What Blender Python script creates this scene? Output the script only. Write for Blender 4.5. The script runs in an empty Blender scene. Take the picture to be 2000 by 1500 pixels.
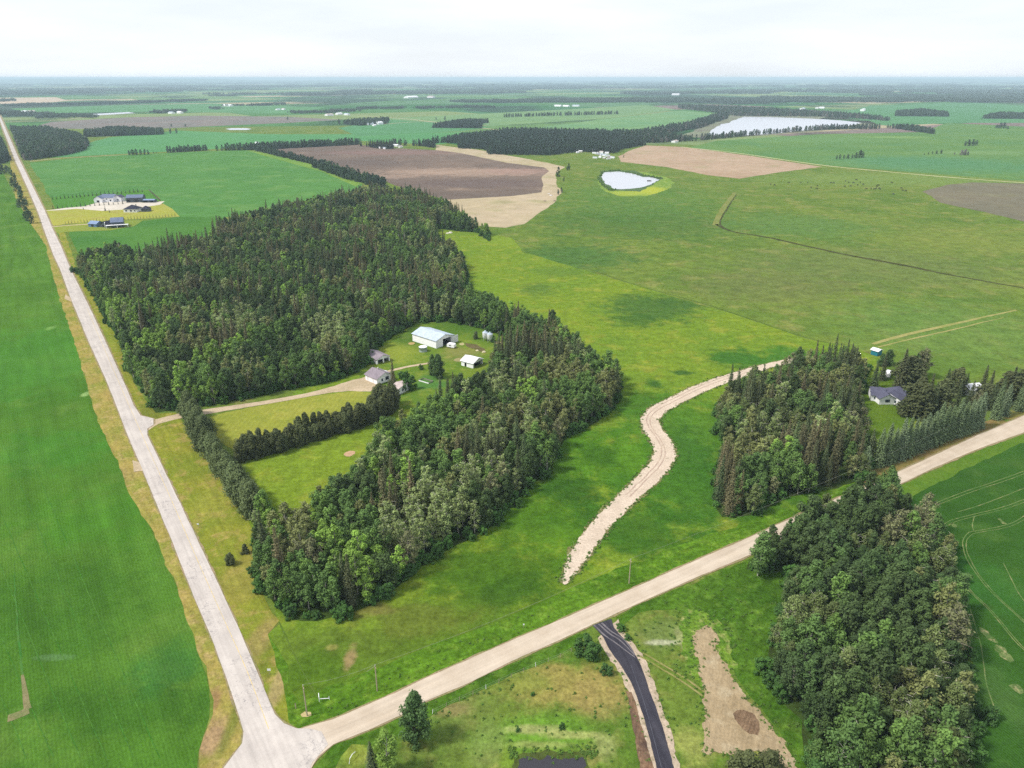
import bpy, bmesh, math, random
import numpy as np
from mathutils import Vector, noise, Matrix
from mathutils.geometry import tessellate_polygon

SC = bpy.context.scene
COL = SC.collection
R = math.radians
# ------------------------------------------------------------ camera
CAMH, FOC, YH = 130.0, 1450.0, 152.0          # metres, focal length and eye level in photo pixels (2000 wide)
PITCH = math.atan((750 - YH) / FOC)
SP, CP = math.sin(PITCH), math.cos(PITCH)
cam = bpy.data.cameras.new("camera")
cam_o = bpy.data.objects.new("camera", cam)
COL.objects.link(cam_o)
cam_o.location = (0, 0, CAMH)
cam_o.rotation_euler = (R(90) - PITCH, 0, 0)
cam.sensor_fit = 'HORIZONTAL'
cam.sensor_width = 36.0
cam.lens = 36.0 * FOC / 2000.0
cam.clip_start = 1.0
cam.clip_end = 200000.0
SC.camera = cam_o
# ------------------------------------------------------------ sky, sun, exposure
SUN_EL, SUN_AZ = 52.0, -104.0                  # azimuth clockwise from +Y
w = bpy.data.worlds.new("World"); SC.world = w; w.use_nodes = True
nt = w.node_tree; nt.nodes.clear()
wo = nt.nodes.new('ShaderNodeOutputWorld'); bg = nt.nodes.new('ShaderNodeBackground')
sky = nt.nodes.new('ShaderNodeTexSky'); sky.sky_type = 'NISHITA'; sky.sun_disc = False
sky.sun_elevation = R(SUN_EL); sky.sun_rotation = R(SUN_AZ); sky.altitude = 700; sky.dust_density = 2.0
tc = nt.nodes.new('ShaderNodeTexCoord'); mp = nt.nodes.new('ShaderNodeMapping'); mp.inputs['Scale'].default_value = (1.2, 1.2, 7.0)
nz = nt.nodes.new('ShaderNodeTexNoise'); nz.inputs['Scale'].default_value = 2.6; nz.inputs['Detail'].default_value = 6; nz.inputs['Roughness'].default_value = .55
mr = nt.nodes.new('ShaderNodeMapRange'); mr.inputs['From Min'].default_value = .38; mr.inputs['From Max'].default_value = .66
mr.inputs['To Min'].default_value = .74; mr.inputs['To Max'].default_value = 1.0
mx = nt.nodes.new('ShaderNodeMix'); mx.data_type = 'RGBA'; mx.inputs[7].default_value = (7.7, 8.1, 8.65, 1)
nt.links.new(tc.outputs['Generated'], mp.inputs[0]); nt.links.new(mp.outputs[0], nz.inputs['Vector'])
nt.links.new(nz.outputs['Fac'], mr.inputs['Value']); nt.links.new(mr.outputs[0], mx.inputs[0])
nt.links.new(sky.outputs[0], mx.inputs[6]); nt.links.new(mx.outputs[2], bg.inputs['Color'])
bg.inputs['Strength'].default_value = 0.1
nt.links.new(bg.outputs[0], wo.inputs['Surface'])
sun = bpy.data.lights.new("sun", 'SUN'); sun.energy = 3.5; sun.angle = R(9); sun.color = (1, .95, .87)
sun_o = bpy.data.objects.new("sun", sun); COL.objects.link(sun_o)
_d = Vector((math.sin(R(SUN_AZ)) * math.cos(R(SUN_EL)), math.cos(R(SUN_AZ)) * math.cos(R(SUN_EL)), math.sin(R(SUN_EL))))
sun_o.rotation_euler = _d.to_track_quat('Z', 'Y').to_euler()
sun_o.location = (0, 0, 300)
SC.view_settings.view_transform = 'Standard'; SC.view_settings.look = 'None'
SC.view_settings.exposure = 0.42; SC.view_settings.gamma = 1.0
SC.cycles.max_bounces = 6; SC.cycles.diffuse_bounces = 3; SC.cycles.glossy_bounces = 2
SC.cycles.transmission_bounces = 3; SC.cycles.volume_bounces = 0; SC.cycles.transparent_max_bounces = 8
SC.cycles.use_denoising = False

# ------------------------------------------------------------ helpers
def G(x, y, h=0.0):
    """photo pixel -> point at height h on the level plain"""
    u, v = (x - 1000) / FOC, (y - 750) / FOC
    dz = -(SP + v * CP); dy = CP - v * SP
    t = (h - CAMH) / dz
    return Vector((u * t, dy * t, h))
def proj(p):
    d = Vector(p) - Vector((0, 0, CAMH))
    zc = d.y * CP - d.z * SP
    if zc < 1: return (-9999, -9999, 1)
    return (1000 + FOC * d.x / zc, 750 + FOC * (-(d.y * SP + d.z * CP)) / zc, zc)
def mpp(x, y):                                  # metres per photo pixel, sideways and in depth
    a = G(x, y); b = G(x + 1, y); c = G(x, y - 1)
    return abs(b.x - a.x), abs(c.y - a.y)
def lin(c):
    c = c / 255.0
    return c / 12.92 if c <= .04045 else ((c + .055) / 1.055) ** 2.4
KG = .71
def C(r, g, b, k=None):
    k = KG if k is None else k
    return (lin(r) * k, lin(g) * k, lin(b) * k, 1)
def tag(o, label=None, cat=None, group=None, kind=None):
    if label: o['label'] = label
    if cat: o['category'] = cat
    if group: o['group'] = group
    if kind: o['kind'] = kind
    return o
def empty(name, loc, rz=0):
    o = bpy.data.objects.new(name, None); COL.objects.link(o)
    o.location = loc; o.rotation_euler = (0, 0, rz); o.empty_display_size = .5
    return o
def add(name, me, parent=None):
    o = bpy.data.objects.new(name, me); COL.objects.link(o); o.parent = parent
    return o
class NT:
    def __init__(s, name):
        s.m = bpy.data.materials.new(name); s.m.use_nodes = True; s.t = s.m.node_tree
        s.b = s.t.nodes['Principled BSDF']; s.b.inputs['Roughness'].default_value = .85
        s.b.inputs['Specular IOR Level'].default_value = 0
        s.out = s.t.nodes['Material Output']
        s.P = None
    def n(s, typ): return s.t.nodes.new(typ)
    def l(s, a, b): s.t.links.new(a, b)
    def pos(s):
        if s.P is None: s.P = s.n('ShaderNodeNewGeometry').outputs['Position']
        return s.P
    def noise(s, size, detail=2, rough=.55, sx=1, sy=1, off=0, vec=None, rot=0):
        q = s.n('ShaderNodeMapping'); q.vector_type = 'POINT'
        q.inputs['Scale'].default_value = (sx / size, sy / size, 1 / size); q.inputs['Location'].default_value = (off, off * .7, 0)
        if rot:
            q0 = s.n('ShaderNodeMapping'); q0.inputs['Rotation'].default_value = (0, 0, rot); s.l(vec or s.pos(), q0.inputs[0]); s.l(q0.outputs[0], q.inputs[0])
        else: s.l(vec or s.pos(), q.inputs[0])
        z = s.n('ShaderNodeTexNoise'); z.inputs['Scale'].default_value = 1; z.inputs['Detail'].default_value = detail
        z.inputs['Roughness'].default_value = rough
        s.l(q.outputs[0], z.inputs['Vector']); return z.outputs['Fac']
    def rng(s, v, a, b, c=0, d=1, smooth=False):
        q = s.n('ShaderNodeMapRange'); q.interpolation_type = 'SMOOTHSTEP' if smooth else 'LINEAR'
        for k, x in zip(('From Min', 'From Max', 'To Min', 'To Max'), (a, b, c, d)): q.inputs[k].default_value = x
        s.l(v, q.inputs['Value']); return q.outputs[0]
    def mix(s, f, a, b, mode='MIX'):
        q = s.n('ShaderNodeMix'); q.data_type = 'RGBA'; q.blend_type = mode
        for v, i in ((f, 0), (a, 6), (b, 7)):
            if hasattr(v, 'links'): s.l(v, q.inputs[i])
            else: q.inputs[i].default_value = v
        return q.outputs[2]
    def mth(s, op, a, b=None, c=None):
        q = s.n('ShaderNodeMath'); q.operation = op
        for i, v in enumerate((a, b, c)):
            if v is None: continue
            if hasattr(v, 'links'): s.l(v, q.inputs[i])
            else: q.inputs[i].default_value = v
        return q.outputs[0]
    def gray(s, v):
        q = s.n('ShaderNodeCombineColor')
        for i in range(3): s.l(v, q.inputs[i])
        return q.outputs[0]
    def patch(s, x, y, rx, ry, wob=None, soft=.5):
        """soft mask of a patch of vegetation or painted shade round a spot of the plain, radii given in photo pixels there"""
        c = G(x, y); mx_, my_ = mpp(x, y); ax, ay = rx * mx_, ry * my_
        q = s.n('ShaderNodeVectorMath'); q.operation = 'SUBTRACT'; s.l(s.pos(), q.inputs[0]); q.inputs[1].default_value = (c.x, c.y, 0)
        m = s.n('ShaderNodeVectorMath'); m.operation = 'MULTIPLY'; s.l(q.outputs[0], m.inputs[0]); m.inputs[1].default_value = (1 / ax, 1 / ay, 0)
        d = s.n('ShaderNodeVectorMath'); d.operation = 'LENGTH'; s.l(m.outputs[0], d.inputs[0])
        v = d.outputs['Value']
        if wob is not None: v = s.mth('ADD', v, wob)
        return s.rng(v, 1 - soft, 1 + soft, 1, 0, True)
    def done(s, col, bump=None, bd=.3, rough=None):
        s.l(col, s.b.inputs['Base Color'])
        if bump is not None:
            q = s.n('ShaderNodeBump'); q.inputs['Strength'].default_value = .8; q.inputs['Distance'].default_value = bd
            s.l(bump, q.inputs['Height']); s.l(q.outputs[0], s.b.inputs['Normal'])
        if rough is not None: s.b.inputs['Roughness'].default_value = rough
        return s.m
GRID = R(33.4)                                   # bearing of the survey grid, west of +Y
def ground_mat(name, c1, c2, c3=None, big=70, mid=14, fine=1.3, famt=.22, patches=(), rows=None, streak=None, c3lim=(.52, .68), bump=True, mamt=.12):
    t = NT(name)
    col = t.mix(t.rng(t.noise(big, 3, off=len(name)), .35, .65), c1, c2)
    if c3: col = t.mix(t.rng(t.noise(mid, 4, .6, off=3 + len(name)), c3lim[0], c3lim[1], 0, .85), col, c3)
    wob = None
    if patches:
        wob = t.rng(t.noise(11, 8, .75, off=9), .2, .8, -1.0, 1.0)
        for (x, y, rx, ry, pc, st) in patches:
            m = t.patch(x, y, rx, ry, wob)
            col = t.mix(t.mth('MULTIPLY', m, st), col, pc)
    if streak:                                   # (angle, size across, stretch, amount)
        ang, sz, stn, am = streak
        f = t.noise(sz, 3, .6, sx=1, sy=1 / stn, rot=ang, off=5)
        col = t.mix(1.0, col, t.gray(t.rng(f, .3, .7, 1 - am, 1 + am)), 'MULTIPLY')
    if rows:                                     # (angle, pitch, amount)
        ang, pit, am = rows
        q = t.n('ShaderNodeMapping'); q.inputs['Rotation'].default_value = (0, 0, ang); t.l(t.pos(), q.inputs[0])
        wv = t.n('ShaderNodeTexWave'); wv.bands_direction = 'X'; wv.inputs['Scale'].default_value = math.pi / (10 * pit) * 2; wv.inputs['Distortion'].default_value = 1.2
        wv.inputs['Detail'].default_value = 2; wv.inputs['Detail Scale'].default_value = .4
        t.l(q.outputs[0], wv.inputs['Vector'])
        col = t.mix(1.0, col, t.gray(t.rng(wv.outputs['Fac'], 0, 1, 1 - am, 1 + am)), 'MULTIPLY')
    md = t.noise(mid * .35, 3, .6, off=12)
    col = t.mix(1.0, col, t.gray(t.rng(md, .3, .7, 1 - mamt, 1 + mamt)), 'MULTIPLY')
    fn = t.noise(fine, 4, .7)
    col = t.mix(1.0, col, t.gray(t.rng(fn, .28, .72, 1 - famt, 1 + famt)), 'MULTIPLY')
    return t.done(col, fn if bump else None, .35)
def simple_mat(name, c, rough=.6, var=.06, size=1.0, metal=0):
    t = NT(name); t.b.inputs['Specular IOR Level'].default_value = .3
    col = t.mix(1.0, c, t.gray(t.rng(t.noise(size, 3), .3, .7, 1 - var, 1 + var)), 'MULTIPLY')
    t.b.inputs['Metallic'].default_value = metal
    return t.done(col, rough=rough)

_ring = [0]
def jitter_ring(pts, amp, step, seed):
    out = []
    n = len(pts)
    for i in range(n):
        a, b = pts[i], pts[(i + 1) % n]
        L = (b - a).length; k = max(1, min(60, int(L / step)))
        for j in range(k):
            p = a.lerp(b, j / k)
            s = max(step * 1.3, 1)
            q = Vector((p.x / s + seed * 7.3, p.y / s, seed))
            dx = noise.noise(q) * amp + noise.noise(q * .33) * amp * 1.2
            dy = noise.noise(q + Vector((31, 17, 5))) * amp + noise.noise(q * .33 + Vector((3, 77, 5))) * amp * 1.2
            out.append(Vector((p.x + dx, p.y + dy, p.z)))
    return out
def sheet(name, pts, mat, z, amp=.6, step=3.0, world=False, label=None, kind='structure'):
    """one thin sheet of ground cover lying z metres above the plain"""
    _ring[0] += 1
    P = [Vector((p[0], p[1], z)) for p in pts] if world else [Vector((G(*p).x, G(*p).y, z)) for p in pts]
    ring = jitter_ring(P, amp, step, _ring[0]) if amp else P
    tris = tessellate_polygon([ring])
    me = bpy.data.meshes.new(name); me.from_pydata([tuple(p) for p in ring], [], [tuple(t) for t in tris])
    bm = bmesh.new(); bm.from_mesh(me); bmesh.ops.recalc_face_normals(bm, faces=bm.faces)
    if sum(f.normal.z for f in bm.faces) < 0: bmesh.ops.reverse_faces(bm, faces=bm.faces)
    bm.to_mesh(me); bm.free()
    me.materials.append(mat)
    o = add(name, me); tag(o, kind=kind, label=label)
    return o
def ribbon(name, cpts, mat, z, amp=.3, step=2.0, px=True):
    """strip along a centre line; cpts = (x, y, width in m)"""
    L, Rr = [], []
    P = [(Vector((G(a, b).x, G(a, b).y, 0)), w_) for a, b, w_ in cpts] if px else [(Vector((a, b, 0)), w_) for a, b, w_ in cpts]
    # smooth
    Q = []
    for i in range(len(P) - 1):
        p0 = P[max(0, i - 1)][0]; p1, w1 = P[i]; p2, w2 = P[i + 1]; p3 = P[min(len(P) - 1, i + 2)][0]
        k = max(2, min(24, int((p2 - p1).length / step)))
        for j in range(k):
            t = j / k
            Q.append((.5 * ((2 * p1) + (p2 - p0) * t + (2 * p0 - 5 * p1 + 4 * p2 - p3) * t * t + (3 * p1 - p0 - 3 * p2 + p3) * t ** 3), w1 + (w2 - w1) * t))
    Q.append(P[-1])
    for i, (p, w_) in enumerate(Q):
        d = (Q[min(i + 1, len(Q) - 1)][0] - Q[max(i - 1, 0)][0]); d.normalize(); nrm = Vector((-d.y, d.x, 0))
        L.append(p + nrm * w_ / 2); Rr.append(p - nrm * w_ / 2)
    return sheet(name, [(p.x, p.y) for p in L + Rr[::-1]], mat, z, amp, step, world=True)
def inpoly(x, y, poly):
    c = False; n = len(poly); j = n - 1
    for i in range(n):
        xi, yi = poly[i]; xj, yj = poly[j]
        if (yi > y) != (yj > y) and x < (xj - xi) * (y - yi) / (yj - yi) + xi: c = not c
        j = i
    return c
def mesh_boxes(bm, boxes):
    for (cx, cy, cz, sx, sy, sz) in boxes:
        bmesh.ops.create_cube(bm, size=1, matrix=Matrix.Translation((cx, cy, cz)) @ Matrix.Diagonal((sx, sy, sz, 1)))
def bm_obj(name, bm, mat, parent=None):
    bmesh.ops.recalc_face_normals(bm, faces=bm.faces)
    me = bpy.data.meshes.new(name); bm.to_mesh(me); bm.free(); me.materials.append(mat)
    return add(name, me, parent)
def boxes_obj(name, boxes, mat, parent=None):
    bm = bmesh.new(); mesh_boxes(bm, boxes); return bm_obj(name, bm, mat, parent)
def tube_data(pts, radii, k=5):
    V, F = [], []
    for i, (p, r) in enumerate(zip(pts, radii)):
        d = (pts[min(i + 1, len(pts) - 1)] - pts[max(i - 1, 0)]).normalized()
        a = d.orthogonal().normalized(); b = d.cross(a)
        for j in range(k):
            an = 2 * math.pi * j / k
            V.append(p + a * math.cos(an) * r + b * math.sin(an) * r)
        if i:
            for j in range(k):
                F.append(((i - 1) * k + j, (i - 1) * k + (j + 1) % k, i * k + (j + 1) % k, i * k + j))
    return V, F
def tubes_mesh(name, tubes, mat, k=5):
    V, F = [], []
    for pts, rad in tubes:
        v, f = tube_data(pts, rad, k); o = len(V); V += [tuple(q) for q in v]; F += [tuple(i + o for i in q) for q in f]
    me = bpy.data.meshes.new(name); me.from_pydata(V, [], F); me.materials.append(mat); return me
# ------------------------------------------------------------ the plain
def far_ground_mat():
    t = NT("plain_patchwork")
    q = t.n('ShaderNodeMapping'); q.vector_type = 'POINT'; q.inputs['Rotation'].default_value = (0, 0, -GRID)
    t.l(t.pos(), q.inputs[0])
    q2 = t.n('ShaderNodeMapping'); q2.inputs['Scale'].default_value = (1 / 800, 1 / 420, 0); t.l(q.outputs[0], q2.inputs[0])
    fl = t.n('ShaderNodeVectorMath'); fl.operation = 'FLOOR'; t.l(q2.outputs[0], fl.inputs[0])
    wn = t.n('ShaderNodeTexWhiteNoise'); wn.noise_dimensions = '2D'; t.l(fl.outputs[0], wn.inputs['Vector'])
    cr = t.n('ShaderNodeValToRGB'); cr.color_ramp.interpolation = 'CONSTANT'
    E = cr.color_ramp.elements
    cols = [(0, C(80, 125, 66)), (.2, C(104, 138, 80)), (.36, C(62, 112, 58)), (.52, C(128, 146, 92)), (.64, C(90, 128, 84)), (.76, C(172, 160, 128)), (.83, C(70, 118, 74)), (.92, C(134, 118, 112))]
    E[0].position = 0; E[0].color = cols[0][1]; E[1].position = cols[1][0]; E[1].color = cols[1][1]
    for p_, c_ in cols[2:]: e = E.new(p_); e.color = c_
    t.l(wn.outputs['Value'], cr.inputs['Fac'])
    col = t.mix(t.rng(t.noise(900, 5, .6, sx=1, sy=.45), .50, .56, 0, .9), cr.outputs[0], C(52, 74, 56))
    col = t.mix(1.0, col, t.gray(t.rng(t.noise(120, 4, .6), .3, .7, .85, 1.15)), 'MULTIPLY')
    return t.done(col)
S = 90000
me = bpy.data.meshes.new("ground")
xs = [-S, -20000, -6000, -2000, 0, 2000, 6000, 20000, S]; ys = [-3000, 0, 500, 1500, 4000, 9000, 20000, 60000]
me.from_pydata([(x, y, 0) for y in ys for x in xs], [], [(j * 9 + i, j * 9 + i + 1, j * 9 + i + 10, j * 9 + i + 9) for j in range(7) for i in range(8)])
me.materials.append(far_ground_mat()); tag(add("ground", me), kind='structure')
# low hills far off on the left and right of the skyline
def hills(name, x0, x1, dist, hh, seed):
    V, F = [], []; n = 90
    for i in range(n + 1):
        f = i / n; a = math.atan((x0 + (x1 - x0) * f - 1000) / FOC)
        env = math.sin(math.pi * f) ** .5
        h = hh * env * (.75 + .5 * noise.noise(Vector((f * 7, seed, 0))))
        for k, (dd, hk) in enumerate(((0, -.5), (1500, .55), (3500, 1), (8000, .5), (12000, -.01))):
            D = dist + dd; V.append((math.tan(a) * D, D, max(-.5, h * hk) if hk > 0 else -.5))
        if i:
            for k in range(4): b = (i - 1) * 5 + k; F.append((b, b + 5, b + 6, b + 1))
    me = bpy.data.meshes.new(name); me.from_pydata(V, [], F)
    for p in me.polygons: p.use_smooth = True
    me.materials.append(ground_mat(name + "_ground", C(70, 98, 66), C(95, 120, 80), big=1500, mid=400, fine=60, bump=False))
    tag(add(name, me), kind='structure')
hills("hills", -500, 900, 24000, 112, 3)
hills("hills", 1300, 2600, 26000, 118, 8)

GR = C(74, 112, 40)
# general grassland of the near two kilometres
m_past = ground_mat("pasture_grass", C(92, 118, 46), C(112, 130, 54), C(134, 136, 74), big=60, mid=22, fine=1.8, famt=.34, mamt=.22,
    patches=[(1700, 520, 260, 40, C(104, 118, 66), .6), (1250, 430, 200, 35, C(66, 104, 48), .6), (1850, 640, 200, 60, C(96, 128, 62), .6), (1500, 560, 160, 30, C(108, 116, 66), .6),
             (1900, 470, 160, 30, C(122, 134, 62), .6), (1760, 350, 260, 12, C(118, 140, 70), .7), (1240, 385, 150, 30, C(84, 124, 56), .5),
             (1560, 440, 130, 22, C(92, 124, 60), .8), (1130, 500, 110, 22, C(72, 108, 50), .8)])
sheet("pasture", [(-700, 262), (60, 252), (700, 245), (900, 285), (1340, 282), (2100, 352), (2500, 380), (3600, 1700), (-2200, 1700), (-1500, 600)], m_past, .02, 0)
# yellow-green hay meadow
m_meadow = ground_mat("meadow_grass", C(118, 140, 42), C(106, 134, 42), C(140, 148, 54), big=45, mid=12, fine=1.2, famt=.32, mamt=.22,
    patches=[(1270, 600, 85, 26, C(62, 98, 44), .8), (1240, 625, 50, 12, C(66, 100, 40), .75), (1330, 590, 50, 12, C(66, 98, 44), .6), (1450, 700, 70, 17, C(58, 104, 36), .9), (1560, 700, 90, 20, C(70, 116, 40), .9),
             (1335, 728, 22, 5, C(60, 94, 40), .9), (1278, 750, 14, 9, C(58, 96, 36), .9), (1255, 790, 60, 28, C(62, 98, 30), .85),  # last patch paints the wood's soft shadow into the grass at its east end
             (1330, 840, 130, 70, C(74, 118, 36), .85), (1180, 900, 140, 60, C(72, 116, 30), .9), (1350, 900, 60, 70, C(62, 102, 36), .85), (1050, 565, 30, 12, C(84, 112, 48), .7),
             (1420, 960, 190, 70, C(60, 104, 32), .85), (1310, 960, 60, 60, C(68, 110, 34), .8), (1080, 1010, 130, 70, C(74, 112, 30), .95), (960, 1130, 150, 80, C(70, 104, 28), .95), (1120, 960, 60, 30, C(50, 86, 28), .8), (1180, 890, 50, 22, C(56, 92, 26), .7),
             (1230, 1030, 130, 55, C(58, 98, 30), .85), (960, 1240, 200, 80, C(84, 112, 34), .9), (1000, 1150, 70, 30, C(58, 92, 28), .7), (1110, 1060, 60, 30, C(92, 130, 34), .6), (700, 1290, 150, 70, C(88, 112, 36), .9), (1230, 890, 26, 30, C(86, 128, 34), .8),
             (640, 1260, 90, 30, C(96, 116, 42), .7), (620, 1330, 70, 60, C(78, 108, 30), .8), (820, 1210, 110, 30, C(100, 112, 44), .8), (710, 1190, 50, 14, C(126, 116, 66), .6),
             (683, 1290, 11, 24, C(160, 136, 96), .8), (648, 1265, 10, 6, C(150, 146, 80), .7), (1080, 890, 36, 30, C(74, 108, 34), .7), (1020, 470, 80, 12, C(128, 150, 48), .6), (1100, 530, 60, 10, C(92, 122, 46), .7), (930, 560, 50, 22, C(112, 142, 40), .6)])
sheet("meadow", [(835, 442), (945, 455), (1000, 465), (1022, 492), (1200, 545), (1500, 634), (1580, 664), (1640, 672), (1720, 700), (1750, 760), (1800, 840), (1700, 930), (1560, 1012), (1220, 1160), (940, 1280), (700, 1390), (590, 1424), (560, 1412), (520, 1330), (520, 1240), (545, 1215), (490, 1100), (480, 900), (700, 600), (820, 480)], m_meadow, .045, 1.2, 5)
# lush ditch grass by the gravel road
m_ditch = ground_mat("ditch_grass", C(74, 110, 28), C(90, 126, 34), C(112, 142, 48), big=18, mid=5, fine=.9, famt=.38, mamt=.28, streak=(R(58), 1.6, 9, .22))
sheet("roadside_grass", [(556, 1412), (590, 1424), (700, 1388), (950, 1272), (1220, 1157), (1560, 1006), (1700, 948), (1690, 935), (1540, 990), (1220, 1105), (950, 1222), (745, 1300), (640, 1345), (590, 1375), (545, 1330), (522, 1240), (530, 1236), (560, 1300)], m_ditch, .07, .9, 3)
# grass south of the gravel road
m_lawn = ground_mat("lawn_grass", C(88, 118, 42), C(104, 124, 50), C(134, 134, 72), big=22, mid=7, fine=.9, famt=.34, mamt=.26,
    patches=[(1110, 1340, 110, 40, C(158, 142, 80), .75), (1170, 1370, 50, 40, C(156, 138, 84), .6), (900, 1400, 80, 60, C(108, 124, 60), .6), (870, 1385, 40, 16, C(150, 132, 90), .6), (1000, 1335, 60, 22, C(118, 134, 56), .6), (1060, 1435, 110, 40, C(104, 144, 48), .95),
             (1040, 1425, 50, 9, C(178, 174, 118), .6), (1120, 1436, 60, 9, C(176, 172, 112), .55), (1060, 1455, 70, 8, C(160, 162, 100), .5), (1180, 1455, 20, 30, C(168, 168, 110), .5), (990, 1480, 16, 22, C(120, 150, 50), .8), (960, 1450, 30, 40, C(126, 140, 78), .5),
             (1330, 1400, 34, 80, C(108, 128, 52), .7), (1345, 1460, 40, 30, C(150, 156, 82), .8), (1290, 1240, 40, 30, C(112, 128, 70), .7), (1295, 1255, 30, 5, C(186, 186, 156), .7), (1330, 1250, 8, 20, C(170, 172, 120), .5), (690, 1470, 20, 24, C(138, 150, 62), .8), (820, 1490, 60, 40, C(96, 118, 50), .6)])
sheet("lawn", [(610, 1503), (624, 1476), (655, 1455), (720, 1428), (830, 1372), (1130, 1236), (1240, 1184), (1470, 1088), (1560, 1045), (1640, 1100), (1700, 1300), (1900, 1700), (560, 1700)], m_lawn, .045, .5, 3)
m_rich = ground_mat("tall_green_grass", C(64, 98, 28), C(80, 114, 34), C(100, 130, 48), big=16, mid=6, fine=1.0, famt=.38, mamt=.28, streak=(R(30), 2.0, 6, .2))
sheet("tall_grass", [(612, 1500), (655, 1456), (720, 1429), (830, 1373), (1130, 1239), (1150, 1240), (1120, 1262), (1000, 1322), (880, 1376), (790, 1428), (730, 1450), (690, 1452), (660, 1505)], m_rich, .07, .9, 3)
sheet("tall_grass", [(1206, 1203), (1240, 1186), (1470, 1089), (1560, 1045), (1620, 1200), (1640, 1350), (1700, 1560), (1570, 1540), (1535, 1450), (1505, 1405), (1468, 1362), (1440, 1325), (1425, 1290), (1402, 1232), (1380, 1215), (1320, 1190), (1250, 1195), (1215, 1222)], m_rich, .07, .9, 3)
sheet("weed_ring", [(1325, 1205), (1360, 1190), (1395, 1212), (1428, 1250), (1438, 1300), (1425, 1320), (1396, 1300), (1392, 1250), (1365, 1238), (1362, 1300), (1372, 1345), (1350, 1320), (1330, 1270)],
      ground_mat("weed_green", C(110, 140, 48), C(84, 120, 40), C(160, 160, 100), big=6, mid=2.5, fine=.7, famt=.4, mamt=.35), .095, 1.6, 1.0)
# bare soil beside the asphalt drive
m_soil = ground_mat("bare_soil", C(178, 158, 126), C(166, 146, 114), C(190, 174, 144), big=12, mid=5, fine=.6, famt=.16, streak=(R(20), .8, 8, .12))
sheet("bare_soil", [(1364, 1227), (1384, 1222), (1402, 1238), (1396, 1266), (1418, 1299), (1433, 1329), (1463, 1368), (1499, 1410), (1529, 1449), (1556, 1497), (1580, 1540), (1530, 1560), (1510, 1500), (1490, 1474), (1376, 1469), (1376, 1434), (1379, 1404), (1373, 1362), (1370, 1320), (1356, 1278), (1352, 1245)], m_soil, .12, .8, .5)
sheet("soil_pile", [(1430, 1395), (1440, 1388), (1454, 1389), (1470, 1394), (1481, 1410), (1486, 1425), (1480, 1436), (1464, 1435), (1445, 1419), (1434, 1405)], ground_mat("dark_soil", C(120, 98, 78), C(140, 116, 92), big=2, mid=1, fine=.4, famt=.3, streak=(R(30), .5, 8, .3)), .15, .25, .6)
m_wheel = ground_mat("wheel_track_dirt", C(150, 146, 92), C(128, 134, 66), C(166, 150, 104), big=8, mid=3, fine=.6, famt=.25)
ribbon("wheel_track", [(1250, 1282, .5), (1290, 1306, .5), (1330, 1330, .5), (1372, 1360, .6)], m_wheel, .136, .12, 1.5)
ribbon("wheel_track", [(1256, 1276, .5), (1297, 1300, .5), (1338, 1325, .5), (1376, 1352, .6)], m_wheel, .136, .12, 1.5)
# left crop field
m_crop = ground_mat("young_crop", C(72, 113, 36), C(84, 124, 44), C(96, 130, 52), big=80, mid=26, fine=.8, famt=.26, mamt=.09, rows=(-GRID, 1.5, .07), streak=(-GRID, 5, 14, .16),
    patches=[(250, 1380, 160, 50, C(58, 98, 32), .7), (330, 1300, 60, 50, C(52, 106, 50), .5), (120, 1180, 140, 90, C(58, 99, 32), .6), (60, 700, 160, 90, C(72, 128, 46), .6), (90, 880, 140, 40, C(60, 120, 38), .5), (180, 1010, 140, 50, C(68, 122, 34), .5),
             (168, 770, 7, 5, C(150, 180, 110), .8), (100, 640, 8, 4, C(130, 170, 90), .6), (100, 1285, 30, 6, C(104, 140, 90), .5)])
crop_edge = [(2, 330), (30, 385), (62, 440), (90, 480), (104, 540), (118, 588), (140, 648), (165, 735), (190, 820), (214, 868), (230, 900), (240, 930), (250, 960), (269, 988), (295, 1032), (321, 1093), (351, 1162), (381, 1253), (404, 1322), (412, 1370), (409, 1400), (394, 1439), (386, 1470), (386, 1500), (390, 1560)]
sheet("crop_field", crop_edge + [(-400, 1700), (-2400, 1700), (-900, 330)], m_crop, .05, .3, 2)
m_track = ground_mat("field_dirt", C(150, 134, 104), C(120, 130, 80), big=5, mid=2, fine=.5, famt=.25)
ribbon("dirt_patch", [(44, 1318, .5), (48, 1345, 1.0), (54, 1386, 1.5)], m_track, .094, .1, 1.5)
ribbon("dirt_patch", [(15, 1404, 2.2), (35, 1397, 2.2), (57, 1388, 2.2)], m_track, .099, .12, 1.5)
ribbon("wheel_track", [(28, 1100, .12), (30, 1160, .25), (37, 1250, .5), (44, 1318, .5)], ground_mat("faint_track", C(86, 124, 60), C(66, 120, 50), big=4, mid=2), .088, .25, 2)
for q in range(6):
    x0 = 60 + q * 52; p_ = [(x0 - (1500 - y) * .43 * (1 if q % 2 else .96), y) for y in (1480, 1300, 1120, 940, 760)]
    ribbon("wheel_track", [(x, y, .22) for x, y in p_ if x > -150], ground_mat("faint_track_b", C(84, 124, 52), C(62, 114, 38), big=9, mid=4, famt=.4), .08, .15, 3)
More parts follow.
